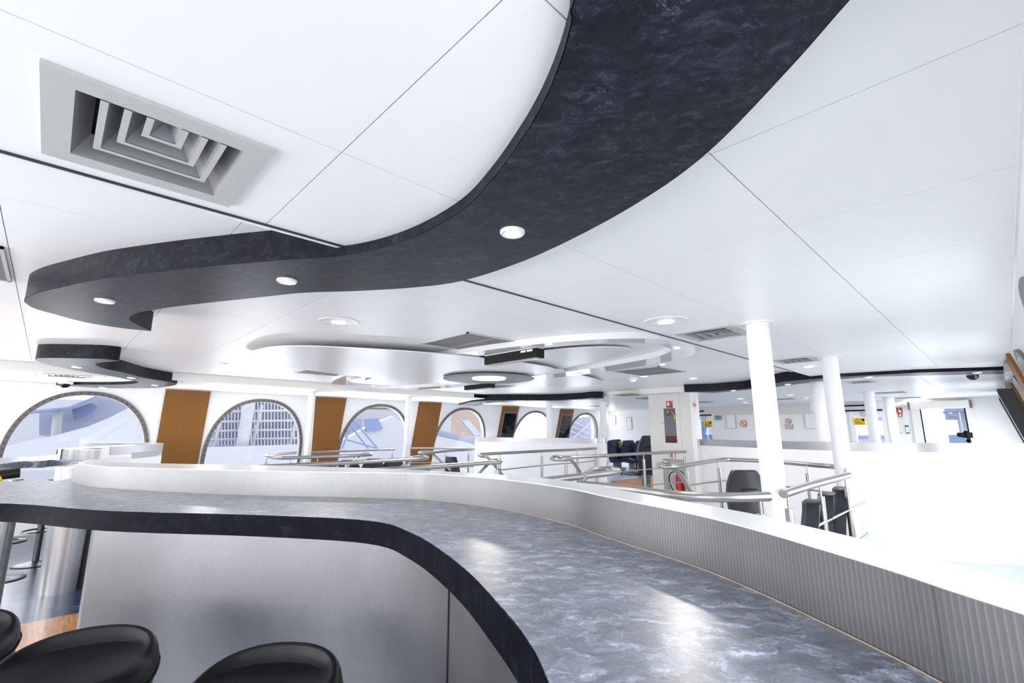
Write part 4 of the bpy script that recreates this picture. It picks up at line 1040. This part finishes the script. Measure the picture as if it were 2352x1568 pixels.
# ================================================================== SIGNS AND FITTINGS ON THE END WALL
BAN = ('ban', 'prohibition_ring', m_redl)
sign('no_smoking_sign', 'no smoking sign on the white edge beside the trunk', 1590.5, 918, 1600, 941, DX+.02, m_pink, [('ban', 'prohibition_ring', m_redl, (.5, .5, .40, .045)), ('rect', 'cigarette', m_black, (.3, .46, .7, .54))])
sign('no_entry_sign', 'round red prohibition sign left of the nearest thick column', 1700, 965, 1717, 980, XE-.05, m_pink, [('ban', 'prohibition_ring', m_redl, (.5, .5, .44, .05)), ('rect', 'figure_symbol', m_greyp, (.40, .25, .58, .55))])
sign('quiet_zone_sign', 'STILLE SONE sign with a red crossed-out circle', 1804, 961, 1821, 986, XE-.02, m_paper, [('ban', 'prohibition_ring', m_redl, (.5, .76, .22, .026)), ('rect', 'phone_symbol', m_black, (.44, .66, .56, .86)), ('text', 'lettering', m_black, ('STILLE', .5, .36, .27)), ('text', 'lettering', m_black, ('SONE', .5, .13, .27))])
sign('exit_arrow_sign', 'green assembly sign with the number 2 beside the left glazed door', 1642, 954, 1652, 964, XE-.03, m_green, [('poly', 'arrow_symbol', m_paper, [(.1, .1), (.35, .1), (.1, .35)]), ('poly', 'arrow_symbol', m_paper, [(.9, .1), (.65, .1), (.9, .35)]), ('poly', 'arrow_symbol', m_paper, [(.1, .9), (.35, .9), (.1, .65)]), ('poly', 'arrow_symbol', m_paper, [(.9, .9), (.65, .9), (.9, .65)]), ('rect', 'people_symbol', m_paper, (.32, .35, .68, .65))])
sign('number_sign', 'green number 2 plate right of the green assembly sign', 1653, 954, 1658, 964, XE-.03, m_green, [('text', 'lettering', m_paper, ('2', .5, .5, 1.1))])
sign('number_sign', 'green plate numbered 2 directly left of the second thick column', 1889, 948, 1894.5, 959, XE-.03, m_green, [('text', 'lettering', m_paper, ('2', .5, .5, 1.1))])
sign('exit_arrow_sign', 'green sign half hidden by the second thick column', 1896, 948, 1903, 959, XE-.03, m_green, [('poly', 'arrow_symbol', m_paper, [(.1, .1), (.45, .1), (.1, .5)]), ('poly', 'arrow_symbol', m_paper, [(.1, .9), (.45, .9), (.1, .5)])])
for q in ((1616, 966.5, 1636, 980.5, 'yellow KLEMFARE pinch point sign on the left glazed door'), (1958.5, 959.5, 1989, 975, 'yellow KLEMFARE pinch point sign on the right glazed door')):
    sign('pinch_warning_sign', q[4], q[0], q[1], q[2], q[3], XE-.035, m_yellow, [('poly', 'warning_triangle', m_black, [(.14, .42), (.52, .42), (.33, .92)]), ('poly', 'triangle_field', m_yellow, [(.20, .47), (.46, .47), (.33, .82)]), ('rect', 'door_symbol', m_black, (.76, .50, .92, .88)), ('rect', 'hand_symbol', m_black, (.62, .55, .69, .85)), ('text', 'lettering', m_black, ('KLEMFARE', .5, .27, .20)), ('text', 'lettering', m_black, ('PINCH POINT', .52, .08, .17))], group='yellow pinch warnings')
    t_ = [o for o in bpy.data.objects if o.get('label') == q[4]][0]
    for o in bpy.data.objects:
        if o.parent == t_ and o.name.startswith('triangle_field'): o.location.x -= .004
for q in ((1612, 953.5, 1621.5, 964, 'white and green Utgang Exit plate above the left glazed door'), (1976, 943, 1991, 955.5, 'white and green Utgang Exit plate above the right glazed door')):
    sign('exit_plate', q[4], q[0], q[1], q[2], q[3], XE-.05, m_green, [('rect', 'white_field', m_paper, (.07, .09, .93, .91))], group='exit plates')
    t_ = [o for o in bpy.data.objects if o.get('label') == q[4]][0]
    h_ = abs(WX(q[0], q[1], XE)[2]-WX(q[0], q[3], XE)[2])*S
    for s_t, v_ in (('Utgang', .66), ('Exit', .32)):
        text(s_t, h_*.27, (-.012, 0, h_*v_), (PI/2, 0, -PI/2), m_green, t_)
sign('white_notice_frame', 'empty white notice frame left of the nearest thick column', 1667, 950, 1691, 984, XE-.03, m_greyp, [('rect', 'notice_sheet', m_white, (.04, .03, .96, .97))], 'notice frame')
sign('white_notice_frame', 'empty white notice frame between the two thick columns', 1846, 947, 1877, 984, XE-.03, m_greyp, [('rect', 'notice_sheet', m_white, (.04, .03, .96, .97))], 'notice frame')
sign('white_notice_frame', 'small thin notice frame on the far wall right of the wall lamp', 1439, 958, 1452, 987, XE-.03, m_greyp, [('rect', 'notice_sheet', m_white, (.08, .04, .92, .96))], 'notice frame')
sign('safety_plan', 'tall narrow safety plan with red dots hugging the nearest column', 1770, 962, 1787, 993, XE-.02, m_paper, [('rect', 'red_heading', m_red, (.2, .92, .98, 1.0))]+[('rect', 'red_symbol', m_redl, (.84, .83-.11*i, .93, .88-.11*i)) for i in range(6)], 'safety plan')
sign('fire_alarm_sign', 'red fire alarm hand sign right of the slim columns', 2058, 936, 2074, 948.5, XE-.03, m_red, [('poly', 'hand_symbol', m_pink, [(.35, .1), (.8, .1), (.8, .45), (.5, .5), (.45, .85), (.36, .85), (.36, .45), (.28, .42)])])
sign('fire_alarm_button', 'small red manual call point under the fire alarm sign', 2062.5, 949, 2073, 957, XE-.05, m_red, [('rect', 'press_glass', m_paper, (.28, .2, .72, .8))], 'fire alarm button')
sign('information_board', 'pale printed information board left of the square window', 2053, 960, 2089, 997, XE-.02, m_paper, [('rect', 'text_line', m_greyp, (.05, .90-.17*i, .80, .885-.17*i)) for i in range(5)]+[('rect', 'text_line', m_greyp, (.1, .05, .55, .09))], 'information board')
sign('phone_poster', 'black edged phone poster beside the square window', 2078.5, 977, 2089.5, 995, XE-.04, m_black, [('rect', 'screen_field', m_paper, (.06, .12, .94, .84))], 'poster')
# roller blind in front of the square window
y0, y1, z0, z1 = R_win
t = thing('roller_blind', 'rolled cream blind cassette over the square window', 'roller blind', (XE-.2, (y0+y1)/2, z1))
zt_ = WX(2150, 921, XE)[2]; zb_ = WX(2150, 938.5, XE)[2]
MB().box((XE-.20, y0-.12, zb_), (XE-.06, y1+.22, zt_)).build('cassette', m_cream, t, bevel=.01)
for yy in (y0-.16, y1+.22): MB().box((XE-.21, yy, zb_), (XE-.05, yy+.05, zt_)).build('end_cap', m_chrome, t)
# lit wall lamps
a = WX(1407, 965, XE-.1); t = thing('wall_lamp', 'glowing upright wall lamp on the far wall beside the thin notice frame', 'wall lamp', (XE-.05, a[1], a[2]-.2), 'lit wall lamps')
MB().box((XE-.07, a[1]-.12, a[2]-.22), (XE, a[1]+.12, a[2]+.22)).build('lamp_back', m_trimw, t)
MB().box((XE-.16, a[1]-.10, a[2]-.20), (XE-.07, a[1]+.10, a[2]+.20)).build('lamp_glass', m_lampw, t, bevel=.02)

# ================================================================== BROWN PANELS ON BOTH SIDES
def side_panel(x0, x1, side, label, mirror=None, z0=-1.55):
    Y = ysideL if side > 0 else ysideR
    t = thing('wall_panel', label, 'wall panel', ((x0+x1)/2, Y(z0), z0), 'brown veneer wall panels')
    d = -.045*side
    def pq(a, b_, za, zb2, off, th, nm, mt):
        m = MB(); vs = [(x, Y(z)+o, z) for o in (off, off+th) for x, z in ((a, za), (b_, za), (b_, zb2), (a, zb2))]
        m.add(vs, [(0, 1, 2, 3), (4, 7, 6, 5), (0, 4, 5, 1), (1, 5, 6, 2), (2, 6, 7, 3), (3, 7, 4, 0)]); return m.build(nm, mt, t)
    pq(x0, x1, z0, ZN-.01, 0, d, 'veneer_board', m_brown)
    if mirror:
        mx0, mx1, mz0, mz1 = mirror
        pq(mx0-.04, mx1+.04, mz0-.04, mz1+.04, d, -.02*side, 'mirror_frame', m_vent)
        pq(mx0, mx1, mz0, mz1, d-.02*side, -.006*side, 'dark_mirror', m_screen)
    return t
lbl = ['brown wood panel between the first and second arched windows', 'brown wood panel between the second and third arched windows', 'brown wood panel right of the third arched window', 'brown panel with a tall dark mirror left of the white window', 'brown panel with a tall dark mirror, the farther of two']
PX = [(1.89, 2.80), (5.42, 6.33), (8.91, 9.82), (12.76, 13.66), (16.28, 17.2)]
for i, ((a, b_), l_) in enumerate(zip(PX, lbl)):
    side_panel(a, b_, 1, l_, (a+.14, b_-.10, -.75, .72) if i > 2 else None)
for i, (a, b_) in enumerate(PX[2:], 3):
    side_panel(a, b_, -1, ['', '', '', 'dark panel at the right edge, nearest the frame corner', 'dark slanted panel at the right edge behind the wall lamp', 'farthest dark slanted panel on the right side wall'][i])
for (a, b_), lb in ((PX[3], 'dark boxed screen on the side wall at the right edge, nearer one'), (PX[4], 'dark boxed screen on the side wall at the right edge, farther one')):
    t = thing('wall_screen', lb, 'screen', ((a+b_)/2, ysideR(0), -.8))
    for nm, mt, o0, o1, g in (('screen_case', m_case, .045, .26, 0), ('screen_face', m_screen, .262, .27, .05)):
        m = MB(); vs = [(x, ysideR(z)+o, z) for o in (o0, o1) for x, z in ((a+g, -.9+g), (b_-g, -.9+g), (b_-g, .78-g), (a+g, .78-g))]
        m.add(vs, [(0, 1, 2, 3), (4, 7, 6, 5), (0, 4, 5, 1), (1, 5, 6, 2), (2, 6, 7, 3), (3, 7, 4, 0)]); m.build(nm, mt, t)
t = thing('wall_lamp', 'white slanted wall lamp at the right edge below the dark panels', 'wall lamp', (15.3, -.45, .1), 'lit wall lamps')
m = MB(); vs = [(x, ysideR(z)+o, z) for o in (0, .09) for x, z in ((15.05, .12), (15.25, .12), (15.25, .52), (15.05, .52))]
m.add(vs, [(0, 1, 2, 3), (4, 7, 6, 5), (0, 4, 5, 1), (1, 5, 6, 2), (2, 6, 7, 3), (3, 7, 4, 0)]); m.build('lamp_cover', m_trimw, t)
# blind cassettes of the near side windows, seen at the right edge
for xc, lb in ((10.95, 'grey blind rail over the near side window at the right edge'), (14.75, 'farther grey blind rail at the right edge')):
    t = thing('blind_rail', lb, 'blind', (xc, ysideR(.9), .85))
    MB().box((xc-1.2, ysideR(.9), .84), (xc+1.2, ysideR(.9)+.10, .95)).build('cassette', m_ventl, t)

# ================================================================== CAMERA ON A TRIPOD BEYOND THE PARTITION
D = 9.6; q = WD(2217, 1000, D)
t = thing('camera_on_tripod', 'black camera on a tripod standing behind the right partition', 'camera', (q[0], q[1], -HF))
ex_ = cr.copy(); ex_.z = 0; ex_.normalize(); fw = Vector((cw.x, cw.y, 0)).normalized()
C0 = Vector(q)
def L3(a, b_, c=0): return C0+ex_*a+Vector((0, 0, b_))+fw*c
body = MB(); body.obox(L3(.05, .01), ex_*.065, fw*.05, Vector((0, 0, .055))); body.obox(L3(.04, .075), ex_*.035, fw*.035, Vector((0, 0, .02))); cb = body.build('camera_body', m_black, t, bevel=.006)
MB().tube([L3(0, .0), L3(-.10, .015), L3(-.13, .018)], .045, 16).build('lens', m_black, t)
MB().lathe((L3(.05, 0).x, L3(.05, 0).y, C0.z-.13), [(.03, 0), (.045, .03), (.02, .05), (.02, .09)], 16).build('tripod_head', m_black, t)
MB().tube([L3(.05, -.12), L3(.05, -.6)], .016, 8).build('centre_post', m_black, t)
for k_ in range(3):
    th = k_*2*PI/3+.4; a_ = L3(.05, -.30)
    MB().tube([a_, (a_.x+.45*math.cos(th), a_.y+.45*math.sin(th), -HF)], .016, 8).build('tripod_leg', m_black, t)

# ================================================================== OUTSIDE
tag(MB().box((-30, 15.5, -6.2), (60, 70, -6.0)).build('quay', m_quay), 'pale quay ground outside the windows, kept bright to reflect light upward', 'quay')['kind'] = 'stuff'  # unseen ground made pale as a reflector for the ceiling
tag(MB().box((-30, -40, -6.2), (60, -2.2, -6.0)).build('harbour_water', mat('harbour_water', (.05, .07, .08), .15)), 'unseen dark harbour water beyond the near side windows, limiting bounced light', 'water')['kind'] = 'stuff'  # unseen sheet, dark so that little light bounces to the ceiling
def wallY(xc_px, py, Yp):
    d = ray(xc_px, py); s2 = Yp/d.y; return (d.x*s2, Yp, d.z*s2)
# neighbouring ferry: curved white bulwark, deck rails and funnel casing
t = thing('neighbour_ship', 'white neighbouring ship with curved bulwark and deck rails outside the arched windows', 'ship', (6, 21, -6))
def sheet(name, pts, th, mt, par):
    m = MB(); k_ = len(pts); m.add([(p[0], p[1], p[2]) for p in pts]+[(p[0], p[1]+th, p[2]) for p in pts], [tuple(range(k_)), tuple(range(k_, 2*k_))[::-1]]+[(i, (i+1) % k_, k_+(i+1) % k_, k_+i) for i in range(k_)])
    return m.build(name, mt, par)
Q = lambda x, y, Y: wallY(x, y, Y)
# swooping bulwark seen through the first window
sw = [Q(60, 1013, 19), Q(130, 999, 19), Q(200, 980, 19), Q(250, 960, 19), Q(300, 935, 19)]
sheet('bulwark', sw + [Q(360, 935, 19), Q(360, 1080, 19), Q(-40, 1080, 19), Q(-40, 1040, 19)], .3, m_ext_w, t)
sheet('deckhouse', [Q(90, 945, 21), Q(160, 938, 21), Q(230, 905, 21), Q(300, 905, 21), Q(300, 1000, 21), Q(90, 1000, 21)], .5, m_ext_m, t)
sheet('deckhouse_roof', [Q(60, 950, 20), Q(158, 940, 20), Q(235, 905, 20), Q(240, 900, 20), Q(158, 934, 20), Q(60, 944, 20)], .6, m_ext_b, t)
m = MB(); m.tube([Q(134, 945, 20.4), Q(128, 1000, 20.4)], .12, 10); m.build('mast', m_ext_w, t)
sheet('blue_deck', [Q(165, 940, 20.6), Q(210, 925, 20.6), Q(225, 935, 20.6), Q(195, 957, 20.6), Q(170, 965, 20.6)], .1, m_ext_b, t)  # deck sheet in the pale outside blue
bt = thing('terminal_building', 'long pale terminal building beyond the neighbouring ship', 'building', (8, 32, -6))
MB().box((-14, 32, -6), (24, 34, 1.6)).build('facade', m_ext_w, bt)
for i in range(12): MB().box((-12+i*3, 31.9, -.2), (-11+i*3, 32.1, .9)).build('window_strip', m_ext_m, bt)
# second window: clad block with stacked rails
sheet('clad_block', [Q(470, 900, 24), Q(700, 900, 24), Q(700, 1030, 24), Q(470, 1030, 24)], .4, m_ext_m, t)
for i in range(26): 
    x_ = 500+i*7.6; sheet('cladding_rib', [Q(x_, 905, 23.9), Q(x_+2.4, 905, 23.9), Q(x_+2.4, 1022, 23.9), Q(x_, 1022, 23.9)], .1, m_ext_w, t)
for y_ in (942, 965, 986, 1006): m = MB(); m.tube([Q(480, y_+4, 21), Q(700, y_, 21)], .045, 8); m.build('deck_rail', m_ext_w, t)
for x_ in (505, 592, 678): m = MB(); m.tube([Q(x_+10, 930, 21), Q(x_-14, 1030, 21)], .06, 8); m.build('rail_post', m_ext_w, t)
m = MB(); m.tube([Q(573, 920, 20.5), Q(556, 1025, 20.5)], .22, 12); m.build('mast', m_ext_w, t)
sheet('hull_side', [Q(455, 1028, 20), Q(700, 1020, 20), Q(700, 1100, 20), Q(455, 1100, 20)], .3, m_ext_w, t)
# third and fourth windows: brick quay house behind sloping white superstructure
h = thing('quay_house', 'orange brick quay house glimpsed through the third and fourth arched windows', 'building', (25, 45, -6))
sheet('brick_wall', [Q(770, 935, 40), Q(1115, 935, 40), Q(1115, 1010, 40), Q(770, 1010, 40)], 2, m_ext_r, h)
MB().box((22, 40.2, -6), (42, 42, Q(900, 1009, 40)[2])).build('lower_wall', m_ext_r, h)
sheet('roof_edge', [Q(770, 931, 39.8), Q(1115, 931, 39.8), Q(1115, 936, 39.8), Q(770, 936, 39.8)], 2.4, m_ext_w, h)
t2 = thing('superstructure', 'sloping white superstructure and stair rails outside the third arched window', 'ship', (12, 24, -6))
sheet('white_flank', [Q(790, 1010, 26), Q(850, 978, 26), Q(905, 955, 26), Q(940, 985, 26), Q(1130, 1030, 26), Q(1130, 1090, 26), Q(760, 1090, 26)], .5, m_ext_w, t2)
sheet('blue_flank', [Q(1000, 985, 26.8), Q(1060, 1000, 26.8), Q(1130, 1010, 26.8), Q(1130, 1090, 26.8), Q(990, 1090, 26.8)], .3, m_ext_m, t2)
sheet('wheelhouse_window', [Q(838, 962, 25.8), Q(868, 960, 25.8), Q(880, 985, 25.8), Q(842, 990, 25.8)], .1, m_ext_b, t2)
m = MB(); m.tube([Q(812, 965, 22), Q(868, 1030, 22)], .04, 8); m.tube([Q(806, 978, 22), Q(846, 1030, 22)], .04, 8); m.tube([Q(812, 962, 22), Q(786, 1030, 22)], .05, 8); m.tube([Q(798, 1010, 22), Q(868, 1030, 22)], .04, 8); m.build('stair_rail', m_ext_b, t2)
sheet('gangway', [Q(1062, 966, 24), Q(1078, 965, 24), Q(1106, 998, 24), Q(1090, 1000, 24)], .2, m_ext_w, t2)
sheet('mast_box', [Q(1315, 960, 24), Q(1360, 956, 24), Q(1366, 1010, 24), Q(1310, 1010, 24)], .4, m_ext_m, t2)
for i in range(4): m = MB(); m.tube([Q(1312, 966+12*i, 23.6), Q(1352, 984+12*i, 23.6)], .05, 8); m.build('stair_tread', m_ext_w, t2)
m = MB(); m.tube([Q(1316, 1006, 23.5), Q(1364, 964, 23.5)], .05, 8); m.build('stair_rail', m_ext_w, t2)
# beyond the fore wall
o_ = thing('fore_building', 'pale building with columns outside the square window of the end wall', 'building', (30, 2, -6))
def sheetX(name, px0, py0, px1, py1, X, mt, par):
    a, b_ = WX(px0, py0, X), WX(px1, py1, X); return MB().box((X, min(a[1], b_[1]), -6.0 if name in ('facade','column','hoarding_board','blue_wall') else min(a[2], b_[2])), (X+.3, max(a[1], b_[1]), max(a[2], b_[2]))).build(name, mt, par)
sheetX('facade', 2165, 925, 2260, 1030, 31, m_ext_m, o_); sheetX('column', 2204, 945, 2213, 1012, 29.5, m_ext_w, o_)
sheetX('curtained_window', 2177, 958, 2200, 993, 30.9, m_ext_b, o_); sheetX('beam', 2165, 944, 2240, 948, 30.5, m_ext_d, o_)
sheetX('kiosk', 2178, 1001, 2250, 1019, 28, m_ext_b, o_)
o2 = thing('harbour_hoarding', 'white hoarding with faint letters and a blue crowd print outside the right glazed door', 'hoarding', (28, 4, -6))
sheetX('hoarding_board', 1930, 940, 2060, 990, 28, m_ext_w, o2); sheetX('blue_print', 1930, 991, 2060, 1006, 27.9, m_ext_b, o2)
for s_t, px, py, sz in (('K', 2024, 968, 1.1), ('HOL', 2022, 979, .7)):
    q_ = WX(px, py, 27.85); text(s_t, sz*.45, w(q_)-Vector(o2['_org']), (PI/2, 0, -PI/2), m_ext_m, o2)
o3 = thing('harbour_wall', 'deep blue harbour wall outside the left glazed door', 'harbour wall', (27, 11, -6))
sheetX('blue_wall', 1585, 955, 1650, 1020, 27, m_ext_d, o3); sheetX('white_pipe', 1622, 966, 1626, 1010, 26.8, m_ext_w, o3)

for o in bpy.data.objects:
    for k_ in ('_org', '_used'):
        if k_ in o: del o[k_]
